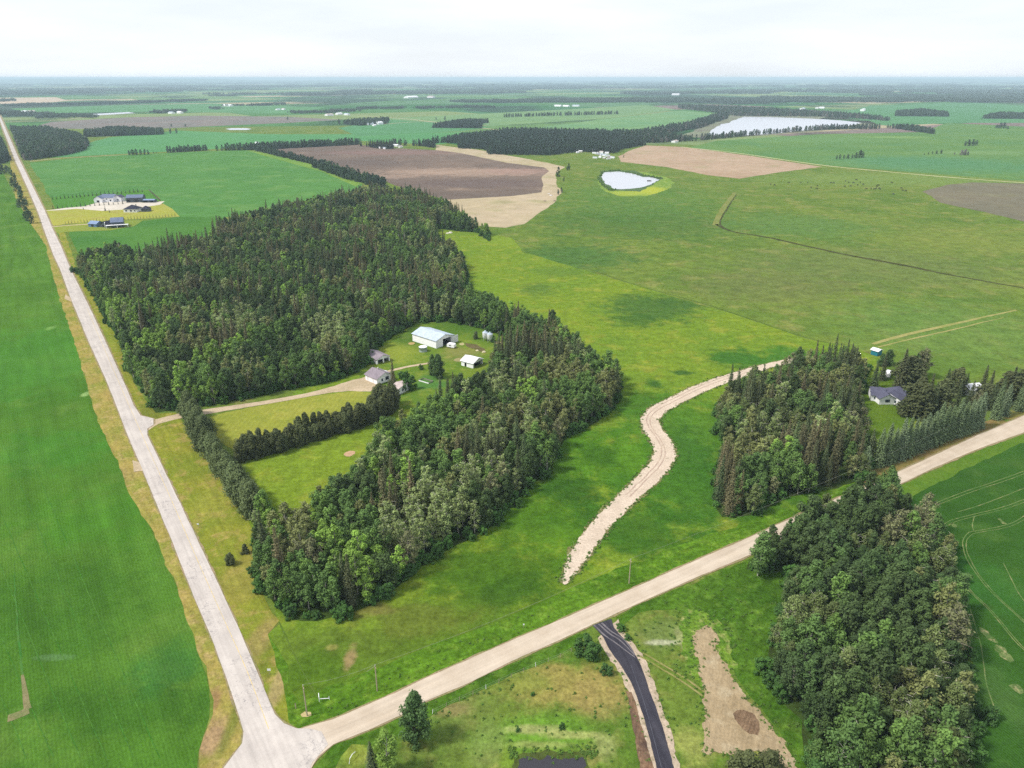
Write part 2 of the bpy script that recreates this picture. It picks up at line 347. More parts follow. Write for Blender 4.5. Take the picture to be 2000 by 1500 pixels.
# verges: straw-yellow grass
m_straw = ground_mat("straw_verge", C(166, 148, 82), C(136, 140, 62), C(180, 158, 104), big=14, mid=4, fine=.8, famt=.26, streak=(-GRID, 1.2, 12, .16), mamt=.16,
    patches=[(225, 930, 40, 14, C(150, 132, 84), .6), (420, 1440, 30, 36, C(166, 138, 104), .9), (410, 1380, 14, 40, C(150, 120, 84), .8), (452, 1420, 14, 60, C(112, 120, 52), .8)])
road_l = [(2, 242), (30, 315), (55, 370), (75, 417), (87, 452), (105, 500), (117, 525), (137, 580), (172, 665), (207, 742), (232, 805), (249, 850), (277, 915), (329, 1040), (377, 1162), (416, 1253), (450, 1348), (476, 1430)]
sheet("road_verge", crop_edge[1:] + [(440, 1560), (480, 1470)] + [(x + 6, y) for x, y in road_l[::-1]], m_straw, .075, .7, 3)
m_verge2 = ground_mat("dry_verge", C(142, 142, 54), C(122, 134, 46), C(170, 150, 88), big=18, mid=6, fine=.8, famt=.22, streak=(-GRID, 1.6, 12, .16), mamt=.16,
    patches=[(480, 1120, 40, 60, C(150, 140, 70), .6), (510, 1250, 20, 60, C(166, 140, 96), .5), (540, 1350, 14, 60, C(172, 150, 108), .7), (420, 980, 40, 40, C(150, 150, 64), .5), (500, 1330, 20, 60, C(112, 122, 46), .7),
             (300, 800, 30, 20, C(110, 118, 46), .8), (220, 650, 50, 60, C(132, 146, 52), .5)])
sheet("road_verge", [(110, 440), (122, 440), (150, 525), (172, 560), (200, 612), (228, 655), (245, 705), (262, 750), (287, 785), (312, 808), (345, 806), (355, 822), (395, 860), (440, 935), (470, 1000), (500, 1040), (495, 1100), (520, 1180), (545, 1212), (524, 1240), (540, 1300), (560, 1380), (575, 1424), (535, 1400), (500, 1320), (400, 1080), (330, 950), (270, 818), (180, 620), (130, 512)], m_verge2, .075, .8, 3)
# farmyard lawns
m_hay = ground_mat("mown_hay", C(158, 158, 70), C(144, 150, 60), C(134, 144, 56), big=20, mid=8, fine=.8, famt=.2, rows=(R(5), 4.2, .04))
sheet("mown_lawn", [(398, 818), (440, 806), (540, 786), (640, 770), (700, 764), (730, 768), (745, 778), (700, 800), (600, 830), (470, 880), (440, 870), (415, 850)], m_hay, .075, .6, 2)
m_yard = ground_mat("farmyard_grass", C(112, 134, 46), C(92, 122, 42), C(136, 146, 62), big=16, mid=6, fine=.8, famt=.2,
    patches=[(770, 690, 45, 18, C(144, 154, 60), .7), (815, 655, 40, 20, C(72, 104, 42), .7), (900, 640, 60, 14, C(72, 108, 38), .7), (900, 690, 40, 12, C(140, 132, 80), .6), (930, 760, 40, 30, C(116, 134, 46), .6), (840, 748, 30, 14, C(76, 124, 60), .8)])
sheet("farmyard", [(700, 740), (722, 700), (745, 678), (780, 655), (815, 630), (870, 622), (930, 636), (985, 656), (985, 680), (950, 730), (900, 790), (820, 800), (780, 800), (745, 775)], m_yard, .075, .8, 2)
m_drive = ground_mat("gravel_drive_dirt", C(206, 186, 158), C(188, 170, 140), C(170, 158, 116), big=10, mid=4, fine=.6, famt=.12, c3lim=(.6, .8))
sheet("farm_driveway", [(268, 812), (300, 820), (350, 808), (420, 797), (520, 783), (600, 768), (650, 755), (690, 742), (712, 738), (720, 744), (740, 748), (742, 756), (722, 765), (680, 764), (640, 768), (560, 783), (440, 803), (350, 818), (310, 828), (290, 840), (284, 850)], m_drive, .10, .25, 1.5)
ribbon("farm_track", [(700, 745, 3.0), (730, 733, 2.6), (765, 724, 2.4), (800, 716, 2.2), (840, 709, 1.8)], m_drive, .13, .3, 1.5)
for (x, y, a, b, c_) in ((804, 671, 7, 2.6, C(186, 162, 110)), (902, 672, 6, 2.5, C(186, 176, 130)), (972, 669, 7, 2.5, C(190, 172, 130)), (683, 886, 9, 6, C(200, 166, 132)), (900, 703, 14, 4, C(160, 150, 106))):
    g = G(x, y); mx_, my_ = mpp(x, y)
    sheet("dirt_patch", [(g.x + math.cos(k) * a * mx_, g.y + math.sin(k) * b * my_) for k in [i * math.pi / 5 for i in range(10)]], ground_mat("pale_dirt", c_, c_, big=4, mid=2, fine=.5), .10, .5, 1, world=True)
sheet("dirt_patch", [(907, 670), (930, 673), (948, 682), (945, 690), (925, 682), (910, 676)], ground_mat("brown_dirt", C(112, 100, 70), C(96, 96, 56), big=4, mid=2), .10, .5, 1)
# right homestead lawn, roadside strip and drive
sheet("house_lawn", [(1688, 770), (1700, 735), (1740, 718), (1830, 740), (1830, 790), (1780, 830), (1720, 862), (1692, 880), (1680, 840)], ground_mat("house_lawn_grass", C(98, 122, 36), C(84, 112, 34), big=14, mid=6, rows=(R(30), 2.5, .05)), .09, .8, 2)
sheet("roadside_grass", [(1690, 950), (1712, 938), (1820, 890), (1910, 848), (1968, 826), (1948, 815), (1920, 826), (1820, 868), (1740, 906), (1700, 918), (1680, 935)], ground_mat("dry_roadside", C(140, 116, 74), C(118, 116, 56), C(150, 130, 84), big=8, mid=3), .09, .5, 2)
sheet("roadside_grass", [(1978, 820), (2000, 810), (2200, 735), (2200, 700), (2000, 792), (1950, 812), (1940, 816)], ground_mat("dry_roadside_east", C(150, 138, 74), C(128, 130, 60), big=8, mid=3), .095, .5, 2)
# lower right crop field
m_crop2 = ground_mat("sown_crop", C(60, 98, 36), C(54, 90, 32), C(74, 106, 44), big=50, mid=16, fine=.7, famt=.28, mamt=.12, rows=(R(-20), 1.3, .16),
    patches=[(1940, 1150, 60, 60, C(58, 108, 44), .5), (1960, 1370, 40, 70, C(84, 114, 60), .4)])
sheet("crop_field", [(1745, 962), (1830, 921), (1920, 882), (2010, 846), (2600, 600), (3600, 1700), (1980, 1700), (1900, 1560), (1898, 1300), (1890, 1180), (1850, 1080), (1800, 1020)], m_crop2, .05, .4, 3)
sheet("roadside_grass", [(1736, 960), (1830, 917), (1920, 876), (2004, 845), (2300, 725), (2300, 740), (2004, 862), (1935, 893), (1860, 930), (1800, 960), (1760, 985)], ground_mat("field_edge_grass", C(98, 126, 44), C(84, 118, 38), big=10, mid=4), .075, .6, 2)
m_tram = ground_mat("tramline_soil", C(124, 138, 84), C(84, 118, 60), C(156, 150, 108), big=10, mid=3, fine=.6, famt=.3)
for path in ([(1760, 1010), (1810, 990), (1880, 962), (1960, 935), (2040, 905)], [(2040, 980), (1980, 1020), (1920, 1035), (1893, 1040), (1880, 1060), (1893, 1100), (1930, 1150), (2010, 1225)], [(2040, 960), (1960, 990), (1900, 1005), (1850, 1020), (1835, 1040), (1850, 1080), (1880, 1140), (1930, 1190), (1990, 1260), (2040, 1300)],
             [(1895, 1190), (1915, 1260), (1928, 1340), (1950, 1400)], [(1902, 1010), (1899, 1030), (1905, 1040)], [(1890, 1350), (1900, 1420), (1910, 1480)], [(1960, 1100), (1990, 1160), (2030, 1210)], [(1870, 1000), (1920, 985), (2010, 950)]):
    ribbon("wheel_track", [(x, y, .28) for x, y in path], m_tram, .08, .12, 2)
    if len(path) > 4: ribbon("wheel_track", [(x + 7, y + 3, .22) for x, y in path], m_tram, .08, .12, 2)
for (x, y, a, b) in ((1932, 1240, 9, 16), (1958, 1018, 4, 8), (1862, 1025, 6, 6), (1960, 1275, 14, 18), (1985, 1345, 10, 10), (1905, 1385, 8, 20)):
    g = G(x, y); mx_, my_ = mpp(x, y)
    sheet("dirt_patch", [(g.x + math.cos(k) * a * mx_, g.y + math.sin(k) * b * my_) for k in [i * math.pi / 5 for i in range(10)]], ground_mat("thin_crop", C(118, 134, 80), C(70, 106, 48), C(170, 160, 118), big=3, mid=1.5, fine=.5, famt=.4), .08, .8, .8, world=True)

# ---- roads
def road_mat(name, c1, c2, crack, ang, tracks=.10):
    t = NT(name)
    col = t.mix(t.rng(t.noise(7, 3, .6), .35, .65), c1, c2)
    col = t.mix(1.0, col, t.gray(t.rng(t.noise(1.0, 3, .6, sx=1, sy=.03, rot=ang), .3, .7, 1 - tracks, 1 + tracks)), 'MULTIPLY')
    col = t.mix(1.0, col, t.gray(t.rng(t.noise(.35, 3, .7), .3, .7, .93, 1.07)), 'MULTIPLY')
    if crack:
        v = t.n('ShaderNodeTexVoronoi'); v.feature = 'DISTANCE_TO_EDGE'; v.inputs['Scale'].default_value = 1
        q = t.n('ShaderNodeMapping'); q.inputs['Scale'].default_value = (.16, .16, 1); q.inputs['Rotation'].default_value = (0, 0, ang)
        vv = t.n('ShaderNodeVectorMath'); vv.operation = 'ADD'; t.l(t.pos(), vv.inputs[0])
        dn = t.n('ShaderNodeTexNoise'); dn.inputs['Scale'].default_value = .5; dn.inputs['Detail'].default_value = 4; t.l(t.pos(), dn.inputs['Vector'])
        sc = t.n('ShaderNodeVectorMath'); sc.operation = 'SCALE'; sc.inputs['Scale'].default_value = 5; t.l(dn.outputs['Color'], sc.inputs[0]); t.l(sc.outputs[0], vv.inputs[1])
        t.l(vv.outputs[0], q.inputs[0]); t.l(q.outputs[0], v.inputs['Vector'])
        k = t.mth('MULTIPLY', t.rng(v.outputs['Distance'], 0, .03, 1, 0), t.rng(t.noise(22, 2, off=4), .44, .56))
        col = t.mix(t.mth('MULTIPLY', k, .75), col, C(128, 124, 128))
    return t.done(col)
m_road = road_mat("worn_asphalt", C(220, 211, 203, .64), C(206, 197, 190, .64), True, -GRID)
m_grav = road_mat("gravel_surface", C(222, 206, 186, .64), C(208, 191, 170, .64), False, R(58))
gravel_edge = ground_mat("gravel_edge_soil", C(166, 146, 118), C(140, 136, 90), big=4, mid=2, fine=.5, famt=.3)
gt = [(540, 1445), (595, 1421), (649, 1406), (706, 1382), (772, 1354), (826, 1328), (880, 1304), (970, 1264), (1060, 1226), (1150, 1187), (1220, 1157), (1340, 1103), (1466, 1049), (1565, 1004), (1712, 941), (1820, 892), (1910, 850), (1968, 826), (2000, 812), (2300, 688)]
gb = [(2300, 718), (2000, 845), (1910, 877), (1820, 916), (1733, 958), (1460, 1086), (1340, 1137), (1220, 1191), (1160, 1219), (1120, 1238), (1000, 1292), (910, 1337), (829, 1371), (784, 1397), (718, 1427), (652, 1454), (622, 1478), (606, 1505), (560, 1545)]
def shift(pts, d):
    return [(x, y + d) for x, y in pts]
sheet("road_shoulder", shift(gt, -3) + shift(gb, 3), gravel_edge, .11, .25, 1.5)
sheet("gravel_road", gt + gb, m_grav, .15, .12, 1.5)
road_r = [(7, 242), (37, 310), (67, 370), (87, 410), (102, 445), (119, 480), (140, 530), (175, 600), (212, 680), (240, 742), (262, 793), (275, 812), (300, 818), (300, 830), (288, 838), (288, 850), (338, 954), (398, 1080), (468, 1231), (511, 1335), (537, 1396), (556, 1414), (580, 1424), (604, 1424)]
far_l, far_r = [(-12, 196), (-5, 222)], [(-2, 222), (-9, 196)]
road_poly = far_l + road_l + [(474, 1452), (440, 1498), (380, 1580), (560, 1640), (590, 1540), (610, 1490), (640, 1455), (628, 1430)] + road_r[::-1] + far_r
sheet("road_shoulder", [(x - 3, y) for x, y in far_l + road_l] + [(468, 1455), (434, 1498), (430, 1560), (560, 1560), (640, 1452)] + [(x + 3, y - 1) for x, y in road_r[::-1] + far_r], gravel_edge, .125, .3, 1.5)
sheet("asphalt_road", road_poly, m_road, .18, .08, 2)
for a, b, c_, d in (((258, 900), (279, 905), (283, 920), (262, 922)), ((128, 575), (139, 583), (140, 590), (126, 584)), ((138, 522), (152, 524), (152, 530), (141, 532))):
    sheet("field_entrance", [a, b, c_, d], m_drive, .165, .2, 1)
# centre line
v_ln = NT("faded_yellow_paint"); v_ln.done(v_ln.mix(v_ln.rng(v_ln.noise(1.2, 3), .4, .62), C(234, 206, 130), C(214, 198, 164, .62)))
ribbon("road_marking", [(525, 1425, .13), (482, 1310, .13), (434, 1203, .13), (385, 1093, .13), (330, 966, .13), (283, 862, .13), (230, 742, .13), (170, 603, .13)], v_ln.m, .19, 0, 6)
# fresh asphalt drive
m_asph = road_mat("fresh_asphalt", C(74, 72, 80, .7), C(62, 61, 70, .7), False, -R(12), .2)
dl = [(1157, 1222), (1178, 1245), (1190, 1269), (1214, 1302), (1232, 1332), (1247, 1368), (1259, 1410), (1271, 1452), (1283, 1500), (1300, 1570)]
dr = [(1194, 1210), (1199, 1227), (1229, 1260), (1250, 1296), (1265, 1338), (1280, 1380), (1295, 1422), (1316, 1500), (1334, 1570)]
sheet("driveway_shoulder", [(x - 10, y + 2) for x, y in dl[1:]] + [(x + 12, y) for x, y in dr[::-1]], ground_mat("pale_gravel", C(206, 186, 164), C(190, 172, 150), C(160, 146, 116), big=5, mid=2, fine=.5), .12, .45, 1)
sheet("asphalt_driveway", dl + dr[::-1], m_asph, .17, .12, 1)
m_mud = ground_mat("tracked_gravel", C(140, 134, 136), C(104, 100, 106), big=3, mid=1, fine=.4, famt=.2)
for off in (0, 9, 15): ribbon("wheel_track", [(1160 + off, 1222 - off * .3, .5), (1180 + off, 1241 - off * .4, .4), (1204 + off, 1258 - off * .5, .3), (1240, 1285 - off * .4, .25)], m_mud, .185, .06, 1)
ribbon("road_marking", [(1232, 1300, .06), (1257, 1370, .07), (1276, 1440, .07), (1292, 1500, .07)], ground_mat("seam", C(120, 122, 132), C(96, 98, 110), big=3, mid=1), .185, .02, 1)
sheet("brown_soil_strip", [(1223, 1350), (1235, 1353), (1247, 1395), (1262, 1450), (1277, 1500), (1290, 1560), (1262, 1560), (1250, 1500), (1241, 1440), (1228, 1380)], ground_mat("brown_strip", C(140, 112, 88), C(96, 78, 68), C(160, 136, 106), big=5, mid=2, fine=.5, streak=(R(15), .6, 10, .25)), .145, .3, 1)
# winding dirt track
m_path = ground_mat("pale_path_soil", C(222, 204, 184), C(208, 190, 170), C(174, 158, 134), big=6, mid=2, fine=.6, famt=.16, c3lim=(.6, .75))
wp = [(1102, 1141, 1.2), (1113, 1115, 3.4), (1133, 1082, 5.6), (1163, 1038, 6), (1195, 1003, 6.3), (1228, 970, 6.6), (1262, 938, 7.4), (1288, 910, 8), (1299, 884, 8.2), (1290, 860, 8), (1274, 838, 7.6), (1270, 818, 7.4), (1286, 800, 7.4), (1316, 784, 7.2), (1365, 760, 7.2), (1412, 742, 7), (1460, 727, 6.5), (1502, 714, 5), (1560, 702, 4)]
ribbon("dirt_track", [(x, y, w_ + 1.0) for x, y, w_ in wp], ground_mat("path_edge_soil", C(150, 142, 100), C(110, 120, 62), C(96, 84, 62), big=3, mid=1.5, fine=.6, famt=.4), .085, .9, 1.2)
ribbon("dirt_track", wp, m_path, .11, .5, .5)
for s_ in (-2.1, .2, ): ribbon("wheel_track", [(x + s_ * 3, y + s_ * 1.2, .45) for x, y, _ in wp[5:17]], ground_mat("rut_soil", C(176, 152, 138), C(198, 178, 158), big=4, mid=1.5), .13, .2, 1.2)
# bottom pond and its bank
def water_mat(name, c, rough=.08):
    t = NT(name); t.b.inputs['Base Color'].default_value = c; t.b.inputs['Roughness'].default_value = rough; t.b.inputs['IOR'].default_value = 1.33
    t.b.inputs['Specular IOR Level'].default_value = .5
    q = t.n('ShaderNodeBump'); q.inputs['Strength'].default_value = .05; q.inputs['Distance'].default_value = .05; t.l(t.noise(1.5, 3), q.inputs['Height']); t.l(q.outputs[0], t.b.inputs['Normal'])
    return t.m
sheet("pond_bank", [(1004, 1476), (1030, 1470), (1075, 1466), (1122, 1470), (1146, 1468), (1152, 1490), (1162, 1560), (1000, 1560)], ground_mat("pond_bank_soil", C(70, 78, 44), C(88, 104, 46), big=4, mid=1.5), .07, .6, .8)
sheet("pond_water", [(1012, 1486), (1026, 1480), (1050, 1483), (1072, 1477), (1098, 1484), (1120, 1480), (1134, 1476), (1142, 1486), (1144, 1500), (1150, 1560), (1008, 1560)], water_mat("dark_pond_water", C(62, 60, 66)), .095, .6, .8)
# middle pond
sheet("pond_bank", [(1170, 350), (1175, 335), (1215, 333), (1262, 337), (1300, 346), (1318, 356), (1305, 370), (1262, 383), (1215, 384), (1185, 376), (1168, 362)], ground_mat("pond_margin", C(124, 150, 70), C(110, 142, 54), C(170, 178, 76), big=14, mid=5, fine=2, patches=[(1265, 372, 40, 8, C(172, 178, 60), .9), (1220, 378, 40, 4, C(160, 172, 66), .8)]), .06, 2.5, 6)
sheet("pond_bank", [(1168, 350), (1176, 333), (1240, 333), (1262, 344), (1292, 346), (1290, 352), (1250, 374), (1196, 372), (1180, 362)], ground_mat("reed_margin", C(96, 118, 78), C(80, 104, 66), big=8, mid=3), .10, 2, 5)
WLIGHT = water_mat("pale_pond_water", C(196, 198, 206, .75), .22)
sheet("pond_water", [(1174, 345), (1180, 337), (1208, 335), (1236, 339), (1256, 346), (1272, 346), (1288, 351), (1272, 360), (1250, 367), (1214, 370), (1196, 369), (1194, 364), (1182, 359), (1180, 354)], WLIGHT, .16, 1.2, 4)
# lake
sheet("lake_shore", [(1330, 268), (1385, 240), (1420, 226), (1500, 221), (1600, 224), (1700, 236), (1720, 246), (1600, 256), (1400, 270)], ground_mat("reed_shore", C(130, 138, 110), C(120, 116, 104), C(150, 158, 124), big=60, mid=20, fine=5), .12, 12, 40)
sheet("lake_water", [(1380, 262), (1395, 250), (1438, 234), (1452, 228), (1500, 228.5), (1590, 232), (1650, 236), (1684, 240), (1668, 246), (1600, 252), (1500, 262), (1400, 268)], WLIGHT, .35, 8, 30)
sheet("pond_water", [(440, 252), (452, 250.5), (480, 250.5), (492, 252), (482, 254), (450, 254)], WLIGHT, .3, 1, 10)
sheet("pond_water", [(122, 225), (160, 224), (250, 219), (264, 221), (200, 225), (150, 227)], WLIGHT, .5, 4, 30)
# ------------------------------------------------------------ middle-distance fields
def fld(name, pts, c1, c2, c3=None, z=.07, amp=2, step=12, **k):
    kw = dict(big=150, mid=45, fine=6, famt=.08, bump=False); kw.update(k)
    return sheet(name, pts, ground_mat(name + "_cover", c1, c2, c3, **kw), z, amp, step)
EM = (C(80, 128, 62), C(90, 136, 68), C(104, 142, 74))
fld("crop_field", [(56, 318), (150, 309), (250, 302), (480, 292), (560, 310), (640, 332), (708, 360), (690, 374), (560, 400), (450, 424), (352, 424), (320, 398), (292, 371), (150, 382), (95, 386), (78, 350)], *EM, z=.06)
fld("grass_field", [(130, 446), (200, 440), (350, 423), (440, 420), (430, 455), (280, 500), (160, 505), (146, 480)], C(72, 118, 50), C(84, 128, 54), z=.055, fine=2, famt=.15, big=50, mid=15)
fld("grass_lot", [(99, 386), (150, 382), (290, 372), (313, 392), (200, 402), (107, 407)], C(88, 138, 50), C(78, 126, 48), z=.09, amp=.3, fine=2)
fld("mown_lot", [(87, 410), (320, 398), (337, 408), (352, 423), (290, 427), (200, 432), (127, 438), (100, 442)], C(170, 166, 72), C(150, 158, 70), C(160, 150, 84), z=.09, amp=.6, fine=2, mid=14)
fld("mown_lot", [(102, 444), (130, 440), (180, 432), (280, 430), (262, 442), (215, 450), (150, 452), (108, 455)], C(140, 150, 62), C(122, 140, 58), z=.1, amp=.6, fine=2, mid=14)
fld("gravel_yard", [(86, 412), (130, 406), (165, 403), (190, 396), (200, 387), (232, 384), (240, 391), (280, 396), (322, 393), (312, 400), (280, 405), (250, 409), (200, 412), (150, 408), (110, 411)], C(216, 208, 194), C(206, 196, 182), z=.13, amp=.3, fine=2)
ribbon("driveway", [(102, 443, 3.5), (140, 440, 3.5), (178, 438, 3.5)], m_drive, .13, .1, 4)
fld("grass_strip", [(540, 303), (640, 330), (708, 358), (694, 364), (630, 336), (530, 308), (478, 293)], C(124, 152, 62), C(106, 144, 60), z=.085, amp=1)
fld("crop_field", [(100, 308), (170, 280), (215, 268), (350, 255), (520, 262), (700, 262), (1000, 256), (960, 270), (850, 283), (700, 275), (480, 288), (250, 300)], C(84, 140, 86), C(92, 146, 88), z=.06)
fld("plowed_field", [(60, 250), (100, 238), (250, 229), (400, 226), (560, 228), (670, 234), (560, 240), (400, 247), (320, 251), (160, 252)], C(134, 122, 116), C(120, 118, 112), C(142, 136, 124), z=.08)
fld("stubble_field", [(850, 300), (852, 283), (930, 292), (1070, 318), (1102, 326), (1085, 340), (1088, 365), (1100, 372), (1080, 398), (1022, 438), (985, 445), (930, 440), (870, 400), (850, 370)], C(192, 174, 148), C(176, 162, 128), C(160, 154, 112), z=.06, fine=4, rows=(R(60), 9, .06), amp=1.5)
fld("plowed_field", [(512, 291), (600, 286), (700, 282), (740, 288), (850, 293), (900, 299), (990, 318), (1062, 327), (1072, 334), (1056, 346), (1062, 362), (1056, 376), (1000, 383), (872, 390), (770, 362), (745, 348), (640, 324)],
    C(112, 99, 90), C(127, 110, 98), C(148, 128, 111), z=.09, rows=(R(62), 14, .05), fine=4, c3lim=(.6, .7), big=220, mid=90, amp=1.5,
    patches=[(900, 336, 150, 7, C(170, 146, 128), .75), (760, 345, 60, 4, C(160, 138, 122), .7), (700, 318, 120, 7, C(106, 94, 88), .7), (940, 358, 130, 8, C(106, 92, 88), .7), (760, 298, 120, 4, C(140, 112, 106), .6), (1010, 335, 60, 6, C(164, 134, 122), .6)])
fld("stubble_field", [(1208, 306), (1225, 296), (1262, 284), (1335, 287), (1470, 305), (1606, 326), (1525, 336), (1445, 349), (1382, 342), (1300, 326), (1212, 316)], C(184, 160, 136), C(172, 147, 122), C(164, 150, 116), z=.08, rows=(R(70), 12, .06), fine=5, amp=2)
fld("crop_field", [(1345, 288), (1400, 275), (1600, 262), (1800, 258), (1850, 240), (2300, 262), (2300, 378), (2000, 353), (1600, 322), (1440, 300)], C(90, 128, 66), C(104, 136, 68), C(90, 132, 80), z=.06,
    patches=[(1830, 320, 170, 16, C(84, 132, 90), .8), (1560, 272, 150, 6, C(104, 140, 80), .7), (1900, 298, 90, 4, C(116, 146, 88), .8), (1750, 268, 60, 2, C(124, 154, 84), .8)])
fld("bare_field", [(1802, 374), (1850, 361), (1900, 356), (2040, 360), (2300, 390), (2300, 470), (2000, 433), (1920, 414), (1836, 396)], C(124, 116, 96), C(112, 110, 92), C(128, 124, 96), z=.09, fine=3, famt=.15)
fld("crop_field", [(980, 258), (1200, 230), (1330, 216), (1400, 222), (1340, 248), (1250, 262), (1120, 270), (1030, 262)], C(104, 146, 98), C(120, 154, 100), z=.1)
fld("crop_field", [(740, 232), (1100, 214), (1260, 205), (1320, 214), (1180, 232), (960, 246), (860, 240)], C(122, 152, 98), C(110, 144, 96), z=.12, step=30, amp=4)
fld("crop_field", [(660, 250), (760, 234), (860, 240), (960, 248), (900, 256), (700, 266)], C(90, 142, 92), C(84, 134, 86), z=.12, step=30)
fld("crop_field", [(20, 212), (240, 205), (420, 202), (640, 210), (560, 222), (300, 218), (60, 222)], C(96, 144, 92), C(86, 134, 84), z=.14, step=40)
fld("stubble_field", [(0, 203), (0, 191), (110, 190), (134, 197), (90, 201)], C(206, 184, 158), C(190, 172, 150), z=.3, step=60)
fld("crop_field", [(1600, 232), (1700, 206), (1900, 200), (2100, 214), (2200, 240), (1860, 240), (1740, 246)], C(92, 142, 92), C(84, 132, 84), z=.12, step=30)
ribbon("track", [(1330, 287, 5), (1440, 299, 5), (1600, 322, 5.5), (1760, 338, 5.5), (1900, 350, 5.5), (2060, 362, 5.5), (2300, 385, 5.5)], ground_mat("farm_road_dirt", C(208, 202, 160), C(186, 186, 130), big=40, mid=14, bump=False), .13, .6, 14)
ribbon("track", [(58, 315, 4), (120, 309, 4), (250, 302, 3)], m_drive, .12, .4, 10)
ribbon("track", [(20, 238, 8), (110, 235, 7), (200, 226, 7), (300, 219, 6)], m_drive, .25, 1, 40)
ribbon("track", [(700, 226, 8), (790, 232, 8), (860, 240, 8), (1004, 258, 8)], m_drive, .25, 1, 40)
ribbon("track", [(745, 243, 7), (830, 238, 7), (950, 246, 6)], m_drive, .28, 1, 40)
# ditches and cow paths across the pasture
m_ditchline = ground_mat("ditch_soil", C(70, 74, 40), C(84, 84, 50), C(54, 56, 42), big=20, mid=6, fine=1.5)
m_trail = ground_mat("cattle_trail_soil", C(134, 136, 76), C(118, 130, 64), C(136, 132, 82), big=20, mid=6, fine=1.5)
ribbon("ditch", [(1398, 438, 3), (1430, 452, 3), (1500, 464, 4), (1640, 495, 4), (1760, 517, 5), (1850, 536, 3), (2040, 570, 2)], m_ditchline, .06, .8, 4)
ribbon("track", [(1436, 376, 4), (1425, 390, 5), (1408, 415, 6), (1396, 440, 6)], m_trail, .06, 1, 4)
ribbon("ditch", [(1438, 380, 1), (1422, 405, 1.5), (1406, 436, 1.5), (1430, 452, 2)], m_ditchline, .08, .6, 4)
m_trail2 = ground_mat("worn_trail_soil", C(170, 160, 104), C(140, 146, 80), big=20, mid=6, fine=1.5)
ribbon("track", [(1705, 672, 2.4), (1760, 656, 3), (1830, 640, 2.8), (1920, 620, 2), (1985, 606, 1.2)], m_trail2, .06, .3, 3)
ribbon("track", [(1715, 678, 1), (1790, 660, 1.4), (1870, 642, 1.2), (1960, 620, .6)], m_trail2, .06, .3, 3)
ribbon("ditch", [(1000, 466, .8), (1200, 543, .8), (1380, 595, .9), (1560, 655, .9), (1640, 674, .5)], ground_mat("fence_line_grass", C(84, 108, 46), C(76, 98, 44), big=10, mid=4), .065, .4, 4)
ribbon("ditch", [(545, 1215, .3), (580, 1290, .3), (622, 1366, .3)], ground_mat("fence_line_low", C(84, 110, 44), C(96, 116, 48), big=4, mid=2), .085, .08, 2)
# ------------------------------------------------------------ trees
RN = np.random.default_rng(7)
random.seed(5)
def leaf_mat(name, c, var=.35, tint=None, inst=.3, trans=.22):
    t = NT(name)
    g = t.n('ShaderNodeNewGeometry'); oi = t.n('ShaderNodeObjectInfo')
    a = t.rng(g.outputs['Random Per Island'], 0, 1, 1 - var, 1 + var)
    b = t.rng(oi.outputs['Random'], 0, 1, 1 - inst, 1 + inst)
    col = t.mix(1.0, c, t.gray(t.mth('MULTIPLY', a, b)), 'MULTIPLY')
    if tint:
        h = t.mth('FRACT', t.mth('MULTIPLY', oi.outputs['Random'], 7.31))
        col = t.mix(t.mth('MULTIPLY', h, .7), col, tint)
    t.l(col, t.b.inputs['Base Color']); t.b.inputs['Roughness'].default_value = .65; t.b.inputs['Specular IOR Level'].default_value = .1
    tr = t.n('ShaderNodeBsdfTranslucent'); t.l(col, tr.inputs['Color']); ms = t.n('ShaderNodeMixShader'); ms.inputs[0].default_value = trans
    t.l(t.b.outputs[0], ms.inputs[1]); t.l(tr.outputs[0], ms.inputs[2]); t.l(ms.outputs[0], t.out.inputs['Surface'])
    return t.m
def bark_mat(name, c): return simple_mat(name, c, .8, .3, .5)
KL = 1.4
def F(r, g, b): return C(r, g, b, KL)
BK_W = bark_mat("pale_aspen_bark", C(196, 190, 178, .8)); BK_D = bark_mat("dark_bark", C(92, 80, 70, .8)); BK_T = bark_mat("grey_branch_bark", C(150, 142, 126, .8)); BK_G = bark_mat("dead_wood", C(200, 194, 184, .9))
def rhombi(P, N, s, asp=.7):
    """P,N (n,3), s (n,) -> verts (4n,3) of little leaf faces"""
    N = N / (np.linalg.norm(N, axis=1, keepdims=True) + 1e-9)
    r = RN.normal(size=P.shape); U = np.cross(N, r); U /= np.linalg.norm(U, axis=1, keepdims=True) + 1e-9
    V = np.cross(N, U); s = s[:, None]
    return np.stack([P + U * s, P + V * s * asp, P - U * s, P - V * s * asp], 1).reshape(-1, 3)
def np_mesh(name, blocks, mats):
    """blocks: list of (verts, faces, matindex); faces None = consecutive quads"""
    vs, nf, idx, tot, mi = [], [], [], [], []; o = 0
    for v, f, m in blocks:
        v = np.asarray(v, dtype=np.float32).reshape(-1, 3)
        if f is None: f = np.arange(len(v)).reshape(-1, 4)
        f = np.asarray(f).reshape(-1, 4)
        vs.append(v); idx.append(f + o); mi.append(np.full(len(f), m)); o += len(v)
    v = np.concatenate(vs); f = np.concatenate(idx); mi = np.concatenate(mi)
    me = bpy.data.meshes.new(name); me.vertices.add(len(v)); me.vertices.foreach_set('co', v.ravel())
    me.loops.add(f.size); me.loops.foreach_set('vertex_index', f.ravel().astype(np.int32))
    me.polygons.add(len(f)); me.polygons.foreach_set('loop_start', (np.arange(len(f)) * 4).astype(np.int32))
    me.polygons.foreach_set('loop_total', np.full(len(f), 4, dtype=np.int32))
    me.polygons.foreach_set('material_index', mi.astype(np.int32))
    me.update(calc_edges=True); me.validate()
    for m in mats: me.materials.append(m)
    return me
